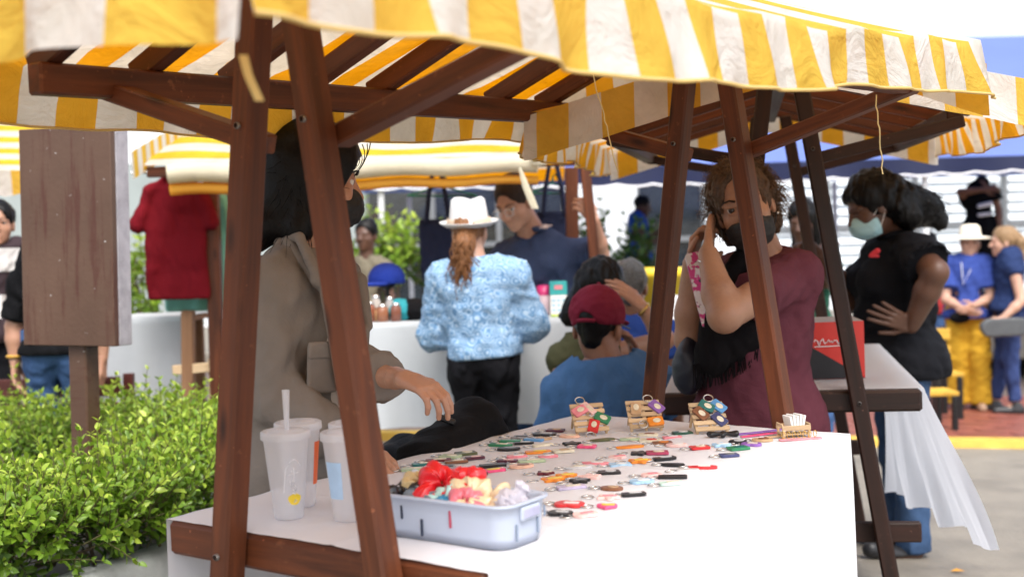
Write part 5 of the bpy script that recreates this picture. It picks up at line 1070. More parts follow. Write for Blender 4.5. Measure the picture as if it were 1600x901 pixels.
for a in np.linspace(-.05, 1.05, 15): pk.rc(Pt(.075 + .07 * a, .143 - .028 * a, .205), Pt(.075 + .07 * a, .143 - .028 * a, .235), .005, None, .006)
child(P1, 'pocket_flap', pk, .0045, TAUPE)

# 2 woman in maroon
d = 4.0; J = stand(at(1185, 520, d)[0], d + .02, 1.56, 192)
J['head'] = at(1163, 322, d - .06); J['neck'] = at(1193, 402, d + .02); J['pel'] = at(1188, 650, d + .04); J['sL'] = at(1243, 424, d - .04); J['sR'] = at(1122, 436, d + .12)
J['eL'] = at(1132, 494, d - .30); J['wL'] = at(1107, 398, d - .17); J['eR'] = at(1078, 530, d + .05); J['wR'] = at(1082, 412, d - .0)
MAR = cloth('maroon_jersey', (.105, .029, .042), .8, .12)
upv = nrm(V3(-.30, 0, 1))
P2 = person('woman in a maroon t-shirt and black mask leaning her cheek on her hand', J, (.37, .20, .125), .0075, face=(-.22, -.95, -.10), up=upv, hs=1.06, fat=1.12, fatd=1.15, belly=.04, armr=1.18, hands={'L': dict(D=at(1112, 335, d - .02) - J['wL'], N=V3(.95, -.2, .1), side=1, curl=.04, spread=.1, thumb=.3, res=.003), 'R': dict(D=V3(.15, -.1, 1), N=V3(.8, -.5, .1), curl=.8, side=-1, size=.9)}, headres=.004,
            top=dict(mat=MAR, sleeve=.58, infl=.014, hem=.22, amp=.004, freq=5.5, res=.0075, neck=.02, loose=.0, armw=1.0), bottom=dict(mat=BLK_JEAN, waist=-.12), shoes=SHOE, seed=5)
ox = P2['ox']
haircap(P2, H_BRN, 1.12, front=.05, tip=1.0, amp=.006, freq=20, extra=(((-.05, -.03, .03), (-.06, -.05, -.07), .04, .03), ((.05, -.03, .03), (.06, -.05, -.07), .04, .03), ((0, -.06, 0), (0, -.08, -.08), .06, .05)))
H_CUR = hair('curly_brown_hair', (.15, .092, .055), .6); rs = np.random.default_rng(9)
def curl(i):
    while True:
        n = nrm(rs.normal(size=3))
        if n[1] < .45 + .5 * (n[2] > .55) and n[2] > -.75 and not (n[1] > .2 and n[2] < .66): break
    p = V3(0, -.018, .03) + n * V3(.086, .104, .094); a = nrm(np.cross(n, rs.normal(size=3))); b = np.cross(n, a); r = rs.uniform(.003, .007); out = rs.uniform(.004, .040) * (1.2 if n[2] < 0 else .8); ph = rs.uniform(0, 6.28); drop = rs.uniform(0, .03)
    return [hp(P2, *(p + n * out * (.2 + t) + a * r * math.cos(ph + 9 * t) + b * r * math.sin(ph + 9 * t) + b * .018 * (t - .5) - V3(0, 0, drop * t * t))) for t in np.linspace(0, 1, 13)]
strands(P2, H_CUR, range(2400), curl, r0=.0010, r1=.0006, sides=3)
facemask(P2, plain('black_mask_cloth', (.012, .012, .013), .7), lo=-.118, hi=-.034)
child(P2, 'earring', SDF(.002).ell(hp(P2, -.081, -.002, -.046), .0045), .0015, METAL); child(P2, 'bracelet', tube_arrays([[J['wL'] + nrm(J['eL'] - J['wL']) * .02 + (V3(1, 0, 0) * math.cos(a) + V3(0, 1, .2) * math.sin(a)) * .032 for a in np.linspace(0, 6.28, 24, endpoint=False)]], .0028, None, 6, True), 0, METAL)
# fringed black shawl in front, tank top at the neck
FR = cloth('sheer_black_knit', (.006, .005, .006)); S = SDF(.02); c_ = lambda px, py, dd: at(px, py, d + dd + .05)
S.rc(c_(1165, 395, -.12), c_(1128, 470, -.14), .028, .034).rc(c_(1128, 470, -.14), c_(1115, 560, -.15), .05, .055).rc(c_(1115, 560, -.15), c_(1170, 520, -.17), .04, .05).rc(c_(1190, 470, -.14), c_(1195, 545, -.13), .035, .03).rc(c_(1165, 395, -.12), c_(1180, 440, -.12), .022, .03).disp(wrinkle(.004, 9, 12, (1.6, 1, .5)))
child(P2, 'shawl', S, .006, FR)
fr_ = []
for i in range(46):
    t = i / 45; a = Lp(c_(1084, 585, -.17), c_(1200, 520, -.19), t) + V3(0, 0, -.028 * math.sin(3.14 * t)); fr_.append([a + V3(0, 0, .03), a + V3(rs.normal(0, .003), 0, -.005), a + V3(rs.normal(0, .005), -.004, -.045)])
tubes('fringe', [np.array(q) - ox for q in fr_], .0032, FR, P2['root'], r1=.0015, sides=4)
# pink floral pouch in her hand: a thing of its own
M_ = frame(at(1098, 452, d - .10), at(1112, 508, d - .12) - at(1084, 396, d - .08), (0, -1, 0)); bm = prism(rrect(.225, .055, .01), .012)
def floral(name, base, spots, sc):
    m, t, b = _nm(name); co = coords(t); v = N(t, 'ShaderNodeTexVoronoi', Scale=sc); L(t, co, v.inputs['Vector']); col = ramp(t, v.outputs['Distance'], [(.0, spots), (.28, spots), (.36, base)]); col = mixc(t, ramp(t, noise(t, co, sc * .8, 2), [(.5, (0, 0, 0)), (.55, (1, 1, 1))]), col, (.75, .70, .72)); L(t, col, b.inputs['Base Color']); b.inputs['Roughness'].default_value = .4; return m
po = bm_obj('pouch', bm, floral('pink_floral_print', (.62, .05, .25), (.08, .06, .09), 60), mw=M_ @ Matrix.Translation((0, 0, -.006))); tag(po, 'slim pink and white floral pouch held by the woman in maroon', 'pouch')
S = SDF(.03).ell(at(1076, 572, d + .02), (.05, .06, .085)).rc(at(1072, 560, d), at(1092, 470, d + .1), .012, .008).disp(wrinkle(.004, 8, 4)); v, f = S.mesh(.009); c0 = at(1076, 572, d); tag(mesh_obj('shoulder_bag', v - c0, f, plain('dark_navy_leather', (.014, .017, .03), .45), loc=c0), 'dark shoulder bag hanging beside the woman in maroon', 'bag')

# 3 woman in black polo, hand on hip
d = 5.75; J = stand(at(1400, 520, d)[0], d, 1.72, 288)
J['head'] = at(1362, 322, d - .05); J['neck'] = at(1398, 372, d + .02); J['pel'] = at(1405, 556, d + .02); J['sL'] = at(1428, 392, d - .16); J['sR'] = at(1388, 398, d + .17); J['eL'] = at(1466, 430, d - .30); J['wL'] = at(1424, 508, d - .22); J['eR'] = at(1330, 470, d + .2); J['wR'] = at(1285, 400, d + .12)
J['hL'] = at(1412, 570, d - .1); J['hR'] = at(1398, 570, d + .1); J['kL'] = at(1422, 720, d - .12); J['aL'] = at(1428, 866, d - .1); J['tL'] = V3(J['aL'][0] - .2, J['aL'][1] - .06, gz(1.5) + .03); J['kR'] = at(1405, 720, d + .1); J['aR'] = at(1412, 842, d + .16); J['tR'] = V3(J['aR'][0] - .20, J['aR'][1] - .02, gz(1.5) + .03)
J['eL'] = at(1462, 425, d - .33); POLO = cloth('black_pique', (.007, .0075, .010))
P3 = person('woman in a black polo shirt and pale blue mask with hand on hip', J, S_DRK, .009, face=(-.93, -.12, -.42), up=(-.25, 0, 1), hs=1.1, fat=1.08, fatd=1.38, belly=.03, bust=.03, armr=1.35, hands={'L': dict(D=at(1368, 485, d - .27) - J['wL'], N=V3(.15, 1, .1), side=1, curl=.12, spread=.28, thumb=.2, size=1.1), 'R': dict(D=V3(-.7, -.2, .5), N=V3(0, -.5, -1), curl=.6)}, headres=.005,
            top=dict(mat=POLO, sleeve=.62, infl=.014, hem=.09, amp=.005, freq=5, loose=.012, armw=1.25, collar=POLO, neck=.03), bottom=dict(mat=JEAN_L, end=.96, infl=.012, wide=.012, waist=-.03), shoes=SHOE, seed=8, eyes=False)
haircap(P3, H_BLK, 1.18, front=.04, tip=.1, amp=.005, freq=14, extra=(((0, -.06, .03), (0, -.12, -.06), .08, .07), ((0, -.10, -.02), (.0, -.20, -.10), .085, .06), ((0, -.17, -.09), (0, -.22, -.17), .065, .035), ((-.04, -.05, .0), (-.05, -.10, -.1), .05, .05)))
rs = np.random.default_rng(19)
strands(P3, H_BLK, range(240), lambda i: (lambda a, b, ph: [hp(P3, *(a + (b - a) * t + V3(.006 * math.sin(ph + 14 * t), .006 * math.cos(ph + 12 * t), .03 * math.sin(3 * t)))) for t in np.linspace(0, 1, 12)])(V3(rs.uniform(-.07, .07), rs.uniform(-.09, .0), rs.uniform(.06, .12)), V3(rs.uniform(-.08, .08), rs.uniform(-.27, -.13), rs.uniform(-.18, -.08)), rs.uniform(0, 6)), r0=.0018)
facemask(P3, thin('pale_blue_mask', (.42, .68, .74), tw=.1), hi=-.012, lmat=plain('white_elastic', (.8, .8, .8), .7))
lo = child(P3, 'red_logo', SDF(.004).rc(at(1360, 398, d - .235), at(1371, 392, d - .24), .006, .012).rc(at(1360, 400, d - .235), at(1372, 400, d - .24), .006), .003, plain('red_print', (.55, .02, .03), .6))

# 4 woman in hat and printed blouse (seen from behind)
def blouse_mat():
    m, t, b = _nm('blue_white_batik'); co = coords(t); v1 = N(t, 'ShaderNodeTexVoronoi', Scale=24); L(t, co, v1.inputs['Vector']); rg = math_(t, 'SINE', math_(t, 'MULTIPLY', v1.outputs['Distance'], 26))
    n = noise(t, co, 55, 3); f = math_(t, 'ADD', math_(t, 'MULTIPLY', rg, .24), math_(t, 'MULTIPLY_ADD', n, .3, .38)); col = ramp(t, f, [(.3, (.11, .24, .43)), (.55, (.20, .36, .56)), (.8, (.44, .57, .70))]); L(t, col, b.inputs['Base Color']); b.inputs['Roughness'].default_value = .8; bump(t, b, noise(t, co, 9, 2), .15, .01); return m
d = 6.0; J = stand(at(757, 600, d)[0], d, 1.50, 14); J['head'] = at(734, 362, d + .05); J['neck'] = at(742, 412, d); J['pel'] = at(757, 558, d); J['sL'] = at(694, 432, d + .02); J['sR'] = at(800, 428, d - .02); J['eL'] = at(683, 520, d + .10); J['eR'] = at(828, 505, d + .02); J['wL'] = at(690, 500, d + .32); J['wR'] = at(820, 495, d + .28)
P4 = person('woman in a white fedora and blue patterned blouse seen from behind', J, S_LIGHT, .010, face=(.18, .95, -.1), hs=.98, fat=1.0, fatd=1.0, hands={}, top=dict(mat=blouse_mat(), sleeve=1.4, infl=.022, hem=.0, amp=.006, freq=5.5, loose=.008, neck=.02, name='blouse', res=.009), bottom=dict(mat=BLK_JEAN, end=.98, infl=.0, waist=.045, belt=plain('black_leather', (.012, .012, .012), .5)), shoes=SHOE, seed=13)
haircap(P4, H_RED, 1.08, front=.03, tip=0, extra=(((0, -.07, .0), (0, -.12, -.07), .05, .05),)); rs = np.random.default_rng(23)
strands(P4, H_RED, range(170), lambda i: (lambda a, b, ph, am: [hp(P4, *(a + (b - a) * t + V3(am * math.sin(ph + 15 * t) * (.4 + t), am * math.cos(ph + 13 * t) + .0, 0) + V3(0, -.05 * math.sin(3.1 * t), 0))) for t in np.linspace(0, 1, 18)])(V3(rs.normal(0, .022), -.09 + rs.normal(0, .012), -.02 + rs.normal(0, .02)), V3(rs.normal(-.0, .034) * 1.0, -.105 + rs.normal(0, .02), rs.uniform(-.33, -.16)), rs.uniform(0, 6.28), rs.uniform(.003, .009)), r0=.0042, r1=.0022)
Mh = Matrix(np.vstack([np.hstack([P4['R'] @ np.array([[1, 0, 0], [0, math.cos(.22), math.sin(.22)], [0, -math.sin(.22), math.cos(.22)]]).T, (hp(P4, 0, -.014, .030) - P4['ox'])[:, None]]), [0, 0, 0, 1]]).tolist())
hv, hf = lathe_arrays([(.001, .108), (.03, .112), (.062, .118), (.074, .108), (.082, .06), (.088, .012), (.09, .0), (.10, .001), (.125, .012), (.13, .018), (.128, .013), (.1, -.004), (.084, -.006)], 40); hv[:, 0] *= 1.02; hv[:, 1] *= 1.2; hv[:, 2] *= 1.06; top_ = hv[:, 2] > .09; hv[top_, 2] -= .016 * np.exp(-(hv[top_, 0] / .03) ** 2)
HATW = plain('white_straw', (.74, .72, .70), .8, .08, sc=60, bmp=.4); o = mesh_obj('fedora', hv, hf, HATW, P4['root'], mw=Mh); lathe('hat_band', [(.100, .010), (.103, .012), (.0985, .034), (.097, .034)], plain('tan_ribbon', (.55, .42, .30), .7), o, seg=40)
# 5 man in navy shirt at the counter
d = 6.9; J = stand(at(845, 560, d)[0], d, 1.70, 200); J['head'] = at(804, 316, d - .16); J['neck'] = at(830, 362, d - .04); J['pel'] = at(862, 540, d + .06); J['sL'] = at(880, 392, d); J['sR'] = at(786, 402, d + .02); J['eL'] = at(938, 398, d - .06); J['wL'] = at(928, 345, d - .22); J['eR'] = at(775, 480, d); J['wR'] = at(800, 500, d - .3)
NAVY = cloth('navy_work_shirt', (.030, .042, .085), .8, .15)
J['F'] = J['F']; P5 = person('bespectacled man in a navy shirt leaning on the counter and holding a post', J, S_TAN, .010, face=(-.5, -.75, -.5), up=(-.3, -.3, 1), hs=1.12, fat=1.2, fatd=1.2, belly=.03, armr=1.15, hands={'L': dict(D=V3(-.35, -.1, .5), N=V3(-.5, .8, .1), side=-1, curl=.75, spread=.15, thumb=.5)}, top=dict(mat=NAVY, sleeve=.75, infl=.014, hem=.1, amp=.006, loose=.012, collar=NAVY, vneck=.13, neck=.01), bottom=dict(mat=JEAN), shoes=SHOE, seed=17)
haircap(P5, hair('short_dark_hair', (.03, .02, .016), .6), 1.05, front=.05, tip=.55, amp=.001)
for q in (-1, 1): tubes('spectacles', [[hp(P5, q * .033 + .024 * math.cos(a), .108, .0 + .017 * math.sin(a)) - P5['ox'] for a in np.linspace(0, 6.3, 18)], [hp(P5, q * .057, .106, .004) - P5['ox'], hp(P5, q * .078, .0, .004) - P5['ox']]][:1], .0018, METAL, P5['root'])
child(P5, 'chest_logo', SDF(.004).ell(at(852, 354, d - .16), (.018, .006, .012)).rc(at(843, 356, d - .16), at(862, 352, d - .16), .004), .004, plain('cream_print', (.55, .42, .38), .7))
# 6 seated man in the red cap, from behind
d = 4.75; J = stand(at(955, 600, d)[0], d, 1.68, 22, z0=-.44); J['head'] = at(934, 510, d + .03); J['neck'] = at(945, 566, d); J['pel'] = at(960, 745, d); J['sL'] = at(880, 608, d + .02); J['sR'] = at(1032, 600, d); J['eL'] = at(862, 715, d + .08); J['wL'] = at(900, 760, d + .30); J['eR'] = at(1040, 640, d + .25); J['wR'] = at(995, 570, d + .16)
J['hL'] = J['pel'] + V3(-.09, .03, -.02); J['hR'] = J['pel'] + V3(.09, .0, -.02); J['kL'] = J['hL'] + V3(.05, .40, .0); J['kR'] = J['hR'] + V3(.15, .38, 0); J['aL'] = V3(J['kL'][0], J['kL'][1], .075); J['aR'] = V3(J['kR'][0], J['kR'][1], .075); J['tL'] = J['aL'] + V3(.05, .15, -.045); J['tR'] = J['aR'] + V3(.08, .14, -.045)
TEE = cloth('steel_blue_cotton', (.055, .125, .26), .85, .12)
P6 = person('seated man in a dark red baseball cap and blue t-shirt seen from behind', J, S_BRN, .009, face=(.38, .88, -.22), hs=1.1, fat=1.12, fatd=1.15, hands={'R': dict(D=at(988, 535, d + .14) - J['wR'], N=V3(-.6, -.2, 0), side=1, curl=.5)}, top=dict(mat=TEE, sleeve=.6, infl=.012, hem=.10, amp=.006, freq=4, loose=.012, neck=.01), bottom=dict(mat=JEAN), shoes=SHOE, seed=21)
haircap(P6, H_BLK, 1.0, front=.03, tip=0, low=.0, extra=(((0, -.06, -.02), (0, -.055, -.05), .04, .035),), amp=.003)
CAPR = cloth('dark_red_twill', (.175, .016, .035), .8, .12); S = SDF(.012).ell(hp(P6, 0, -.012, .045), V3(.087, .108, .088) * 1.14, P6['R']).cut(hp(P6, 0, 0, .004), -P6['R'][:, 2] + .12 * P6['R'][:, 1]).disp(wrinkle(.002, 12, 3)); S.ell(hp(P6, 0, -.118, .008), (.028, .028, .022), None, .006, -1); child(P6, 'baseball_cap', S, .0055, CAPR)
v = SDF(.01).ell(hp(P6, 0, .12, .035), V3(.072, .075, .010), P6['R']); child(P6, 'cap_brim', v, .005, CAPR); child(P6, 'cap_button', SDF(.004).ell(hp(P6, 0, -.012, .139), .008), .003, CAPR)
tubes('glasses_arm', [[hp(P6, .083, -.02, .004) - P6['ox'], hp(P6, .08, .09, .008) - P6['ox']]], .003, BLACK_P, P6['root']); child(P6, 'cap_strap', tube_arrays([[hp(P6, .06 * math.sin(a), -.012 - .112 * math.cos(a), .0) for a in np.linspace(-.5, .5, 8)]], .008, None, 6), 0, CAPR)
# 7 woman with long dark hair, hand on her brow, behind the red cap
d = 5.6; J = stand(at(905, 600, d)[0], d, 1.62, 150, z0=-.44); J['head'] = at(938, 452, d - .05); J['neck'] = at(918, 520, d); J['pel'] = at(905, 700, d + .05); J['sR'] = at(878, 556, d - .02); J['sL'] = at(962, 552, d + .05); J['eR'] = at(882, 650, d - .08); J['wR'] = at(930, 700, d - .25); J['eL'] = at(1040, 530, d - .05); J['wL'] = at(1002, 478, d - .15)
J['hL'] = J['pel'] + V3(.09, 0, -.02); J['hR'] = J['pel'] + V3(-.09, 0, -.02); J['kL'] = J['hL'] + V3(.2, -.36, 0); J['kR'] = J['hR'] + V3(.2, -.36, 0)
for s in 'LR': J['a' + s] = V3(J['k' + s][0], J['k' + s][1], .075); J['t' + s] = J['a' + s] + V3(.05, -.15, -.045)
P7 = person('seated woman with long black hair resting her brow on her hand', J, S_TAN, .010, face=(.55, -.75, -.35), up=(.25, 0, 1), hands={'L': dict(D=at(962, 440, d - .17) - J['wL'], N=V3(-.2, .5, -.6), side=-1, curl=.3)}, top=dict(mat=cloth('olive_vest', (.060, .060, .030)), sleeve=0, infl=.010, hem=.1, amp=.005, neck=-.01, name='vest'), bottom=dict(mat=JEAN), shoes=SHOE, seed=25)
haircap(P7, H_BLK, 1.13, front=.045, tip=.3, extra=(((-.05, -.03, 0), (-.09, -.03, -.17), .055, .05), ((.04, -.05, 0), (.03, -.08, -.16), .05, .045), ((-.085, -.03, -.12), (-.11, -.02, -.22), .045, .03)))
child(P7, 'watch', tube_arrays([[J['wL'] + nrm(J['eL'] - J['wL']) * .02 + (V3(.6, 0, .7) * math.cos(a) + V3(0, 1, 0) * math.sin(a)) * .030 for a in np.linspace(0, 6.28, 20, endpoint=False)]], .007, None, 6, True), 0, plain('gold_metal', (.6, .4, .12), .3, metal=1))
# 8 short grey haired head behind them
d = 6.3; J = stand(at(985, 560, d)[0], d, 1.6, 10, z0=-.42); J['head'] = at(985, 448, d)
P8 = person('short haired person in blue seated behind the woman with long hair', J, S_BRN, .012, face=(.2, .95, -.1), top=dict(mat=cloth('royal_blue_cotton', (.03, .07, .28)), sleeve=.5, amp=.005, res=.012), legs=False, seed=27, eyes=False, rootz=0)
haircap(P8, H_GRY, 1.08, front=.035, tip=.2, extra=(((0, -.07, 0), (0, -.07, -.05), .045, .04),))
# 9 man in blue t-shirt far off on the terrace
d = 15.4; g = .32; J = stand(at(998, 400, d)[0], d, 1.62, 100, z0=g)
J['head'] = at(1004, 322, d); J['eL'] = at(1000, 378, d - .2); J['wL'] = at(1020, 375, d - .2); J['eR'] = at(995, 378, d + .2); J['wR'] = at(1022, 366, d + .1)
P9 = person('far man in a blue t-shirt looking at his phone on the terrace', J, S_DRK, .014, face=(.9, -.2, -.25), headres=.008, handres=.007, hands={}, top=dict(mat=cloth('bright_blue_cotton', (.025, .085, .36)), sleeve=.5, res=.012), bottom=dict(mat=BLK_JEAN, res=.014), shoes=SHOE, seed=31, rootz=g, eyes=False); haircap(P9, H_BLK, 1.04, front=.05, tip=.5, amp=.001, res=.009)
ph = box(None, 'phone', at(1023, 352, d), (.012, .075, .15), BLACK_P, .003); tag(ph, 'dark phone held by the far man in blue', 'phone')
# 10 far woman with long black hair behind the woman in maroon
d = 8.0; J = stand(at(1258, 420, d)[0], d, 1.50, 190); J['head'] = at(1254, 345, d); J['wL'] = at(1298, 400, d - .3); J['eL'] = at(1292, 440, d - .1); J['wR'] = at(1275, 400, d - .3)
P10 = person('woman with long straight black hair just right of the woman in maroon', J, S_DRK, .014, face=(-.5, -.85, -.3), headres=.008, handres=.006, hands={'L': dict(D=V3(.1, -.2, 1), N=V3(-1, 0, 0), curl=.4, side=1)}, top=dict(mat=cloth('green_cotton', (.02, .08, .05)), sleeve=.5, res=.012), bottom=dict(mat=JEAN, res=.014), shoes=SHOE, seed=33, eyes=False)
haircap(P10, H_BLK, 1.14, front=.045, tip=.2, res=.009, extra=(((-.04, -.03, 0), (-.06, -.04, -.2), .05, .04), ((.04, -.03, 0), (.06, -.04, -.2), .05, .04)))
# 11 woman in yellow trousers
d = 11.2; J = stand(at(1512, 500, d)[0], d, 1.52, 200); J['head'] = at(1516, 380, d); J['eR'] = at(1478, 468, d - .05); J['wR'] = at(1505, 482, d - .22); J['eL'] = at(1548, 465, d - .1); J['wL'] = at(1520, 478, d - .25)
P11 = person('woman in a wide white hat, blue top and mustard trousers', J, S_LIGHT, .013, face=(-.25, -.95, 0), headres=.008, handres=.006, hands={}, fat=1.08, fatd=1.15, top=dict(mat=cloth('cobalt_cotton', (.04, .07, .28)), sleeve=.7, hem=.06, res=.012, loose=.01), bottom=dict(mat=cloth('mustard_linen', (.58, .33, .03)), wide=.035, infl=.016, res=.012, amp=.008), shoes=plain('tan_sandal', (.4, .25, .16), .6), seed=35, eyes=True)
haircap(P11, H_BRN, 1.06, front=.04, tip=.3, res=.009); Mh = Matrix(np.vstack([np.hstack([P11['R'], (hp(P11, 0, -.01, .06) - P11['ox'])[:, None]]), [0, 0, 0, 1]]).tolist()); hv, hf = lathe_arrays([(.001, .10), (.05, .098), (.078, .08), (.086, .03), (.09, .0), (.14, -.008), (.20, -.02), (.197, -.026), (.13, -.014), (.09, -.006)], 32); mesh_obj('sun_hat', hv, hf, plain('cream_straw', (.80, .72, .58), .8, .06), P11['root'], mw=Mh)
child(P11, 'waist_bag', SDF(.02).ell(at(1500, 496, d - .16), (.09, .04, .05)), .012, BLKCL); tubes('lanyard', [[at(1502, 410, d - .1) - P11['ox'], at(1505, 445, d - .19) - P11['ox'], at(1518, 418, d - .12) - P11['ox']]], .0035, INKW, P11['root'])
# 12 woman in sleeveless navy top
d = 11.0; J = stand(at(1578, 520, d)[0], d, 1.60, 280); J['head'] = at(1568, 378, d); J['sL'] = at(1584, 420, d - .15); J['eL'] = at(1596, 470, d - .22); J['wL'] = at(1566, 498, d - .25); J['kR'] = J['kR'] + V3(-.03, 0, 0); J['aR'] = J['aR'] + V3(-.12, .05, 0); J['tR'] = J['tR'] + V3(-.12, .05, 0)
P12 = person('woman in a navy sleeveless top and jeans turning her back at the right edge', J, S_LIGHT, .013, face=(-.95, .15, 0), headres=.008, handres=.006, hands={}, top=dict(mat=cloth('navy_silk', (.02, .035, .10)), sleeve=0, hem=.03, res=.012, name='top'), bottom=dict(mat=cloth('dark_blue_denim', (.035, .055, .15)), end=.88, infl=.004, res=.012), shoes=SHOE, seed=37, eyes=False)
H_BLO = hair('dark_blonde_hair', (.27, .17, .09)); haircap(P12, H_BLO, 1.1, front=.035, tip=.25, res=.009, extra=(((0, -.08, .04), (0, -.13, .0), .05, .05), ((0, -.13, .0), (0, -.15, -.14), .05, .03)))
S = SDF(.02).rc(at(1545, 512, d - .3), at(1592, 510, d - .3), .075).disp(wrinkle(.004, 6, 3)); S.cut(at(1545, 512, d - .33), (0, -1, 0)); v, f = S.mesh(.012); c0 = at(1568, 510, d - .3); tag(mesh_obj('handbag', v - c0, f, plain('dark_grey_leather', (.07, .075, .08), .45), loc=c0), 'dark grey handbag under the arm of the woman in navy', 'bag')
# 13 boy on the terrace, 14 face behind the hat woman, 15-16 left edge, 17 far left-centre
d = 14.6; J = stand(at(1532, 400, d)[0], d, 1.50, 200, z0=.62); J['head'] = at(1534, 292, d); J['sR'] = at(1512, 314, d); J['eR'] = at(1500, 300, d - .1); J['wR'] = at(1538, 296, d - .25)
P13 = person('boy in a black printed t-shirt raising his arm at the back right', J, S_BRN, .014, headres=.008, handres=.007, hands={}, top=dict(mat=BLKCL, sleeve=.5, res=.012), bottom=dict(mat=BLK_JEAN, res=.014), shoes=SHOE, seed=41, rootz=.62, eyes=False); haircap(P13, H_BLK, 1.07, front=.045, tip=.5, res=.009); child(P13, 'shirt_print', SDF(.01).rc(at(1530, 322, d - .14), at(1548, 318, d - .14), .025).rc(at(1530, 336, d - .14), at(1546, 334, d - .14), .02), .01, INKW)
tag(box(None, 'step_block', (at(1532, 400, d)[0], d, .47), (1.6, .6, .30), CONC, .02), kind='structure')
d = 13; J = stand(at(1452, 420, d)[0], d, 1.52, 200); P14 = person('dark haired person standing behind the woman in the white hat', J, S_DRK, .014, headres=.009, handres=.008, top=dict(mat=cloth('red_cotton', (.3, .03, .03)), sleeve=.5, res=.013), bottom=dict(mat=JEAN, res=.014), shoes=SHOE, seed=43, eyes=False); haircap(P14, H_BLK, 1.08, front=.04, tip=.3, res=.01)
d = 7.2; J = stand(at(-22, 500, d)[0], d, 1.55, 165); J['head'] = at(-2, 350, d)
def band_mat():
    m, t, b = _nm('black_white_band_knit'); tc = t.nodes.new('ShaderNodeTexCoord'); sp = t.nodes.new('ShaderNodeSeparateXYZ'); L(t, tc.outputs['Object'], sp.inputs[0]); col = ramp(t, math_(t, 'FRACT', math_(t, 'MULTIPLY', sp.outputs[2], 4.0)), [(0, (.62, .6, .58)), (.49, (.62, .6, .58)), (.5, (.03, .015, .02)), (1, (.03, .015, .02))], 'CONSTANT'); L(t, col, b.inputs['Base Color']); b.inputs['Roughness'].default_value = .85; return m
P15 = person('person in a black and white banded shirt at the left edge', J, S_TAN, .012, headres=.007, top=dict(mat=band_mat(), sleeve=.6, res=.011), bottom=dict(mat=BLK_JEAN), shoes=SHOE, seed=45, eyes=True); haircap(P15, H_BLK, 1.1, front=.045, tip=.4, res=.008)
d = 6.35; J = stand(at(92, 560, d)[0], d, 1.60, 5); J['eL'] = at(22, 510, d); J['wL'] = at(24, 566, d - .02); J['sL'] = at(38, 440, d); J['eR'] = at(160, 500, d); J['wR'] = at(160, 560, d - .02); J['sR'] = at(148, 440, d); J['pel'] = at(92, 545, d)
P16 = person('person in a dark t-shirt and blue jeans standing behind the brown sign', J, S_TAN, .011, headres=.008, armr=1.05, top=dict(mat=BLKCL, sleeve=.85, res=.011, hem=.02), bottom=dict(mat=JEAN, infl=.012, waist=.1), shoes=SHOE, seed=47, eyes=False); haircap(P16, H_BLK, 1.1, front=.03, res=.009)
child(P16, 'bracelet', tube_arrays([[J['wL'] + V3(.034 * math.cos(a), .034 * math.sin(a), .03) for a in np.linspace(0, 6.28, 18, endpoint=False)]], .008, None, 6, True), 0, plain('amber_beads', (.55, .3, .04), .4))
d = 10.0; J = stand(at(572, 440, d)[0], d, 1.42, 200); J['head'] = at(572, 368, d); P17 = person('far person with dark hair seen just right of the seller', J, S_DRK, .014, headres=.009, handres=.008, top=dict(mat=cloth('khaki_cotton', (.16, .14, .10)), sleeve=.6, res=.013), bottom=dict(mat=JEAN, res=.014), shoes=SHOE, seed=49, eyes=False); haircap(P17, H_BLK, 1.1, front=.04, tip=.3, res=.01)
# ---------------------------------------------------------------- goods of the stalls behind
def garment(px, py0, py1, d, w, mat, label, name='polo_shirt', sleeve=.16, collar=None, twist=0, seed=3):
    """shirt hanging flat on a hanger: shoulders, short sleeves, placket"""
    a, b = at(px, py0, d), at(px, py1, d); h = a[2] - b[2]; x0 = V3(a[0], d, 0); S = SDF(.02); P = lambda x, z: V3(a[0] + x * math.cos(twist), d + x * math.sin(twist), a[2] + z)
    for x in np.linspace(-w * .37, w * .37, 14): S.rc(P(x, -.07 - abs(x) * .2), P(x * 1.03, -h + .02), .020, .022, .02)
    for q in (-1, 1): S.rc(P(q * .05, -.03), P(q * w * .36, -.085), .022, .028, .03).rc(P(q * w * .36, -.10), P(q * (w * .38 + sleeve * .32), -.10 - sleeve), .034, .042, .015)
    S.disp(wrinkle(.006, 5, seed, (1.6, 1, .4))); S.cut(P(0, -h), (0, 0, -1)); v, f = S.mesh(.009); root = empty(name, (a[0], d, b[2])); ox = V3(a[0], d, b[2]); mesh_obj('cloth', v - ox, f, mat, root)
    cs = [P(.05 * math.sin(t), -.028) + V3(0, -.035 * math.cos(t), .012 * math.cos(t)) - ox for t in np.linspace(0, 6.28, 20, endpoint=False)]; tubes('collar', [cs], .013, collar or mat, root, closed=True, sides=6)
    tubes('hanger', [[P(-w * .38, -.085) - ox, P(0, -.02) - ox, P(w * .38, -.085) - ox], [P(0, -.02) - ox, P(0, .03) - ox, P(.012, .05) - ox, P(.02, .035) - ox]], .005, BLACK_P, root); tag(root, label, 'shirt'); return root
garment(272, 270, 468, 6.85, .36, cloth('deep_red_pique', (.155, .006, .012), .85, .1), 'deep red polo shirt hanging right of the brown sign', seed=5)
garment(303, 286, 486, 7.02, .41, cloth('mint_pique', (.20, .52, .43), .85, .08), 'mint green polo shirt hanging behind the red one', seed=6)
garment(352, 282, 440, 7.3, .26, cloth('grey_garment', (.17, .18, .17), .85, .1), 'grey shirt hanging left of the seller', 'hanging_shirt', seed=7)
tubes('x', [[(0, 0, 0), (0, 0, .01)]], .001, METAL); bpy.data.objects.remove(bpy.data.objects['x'])
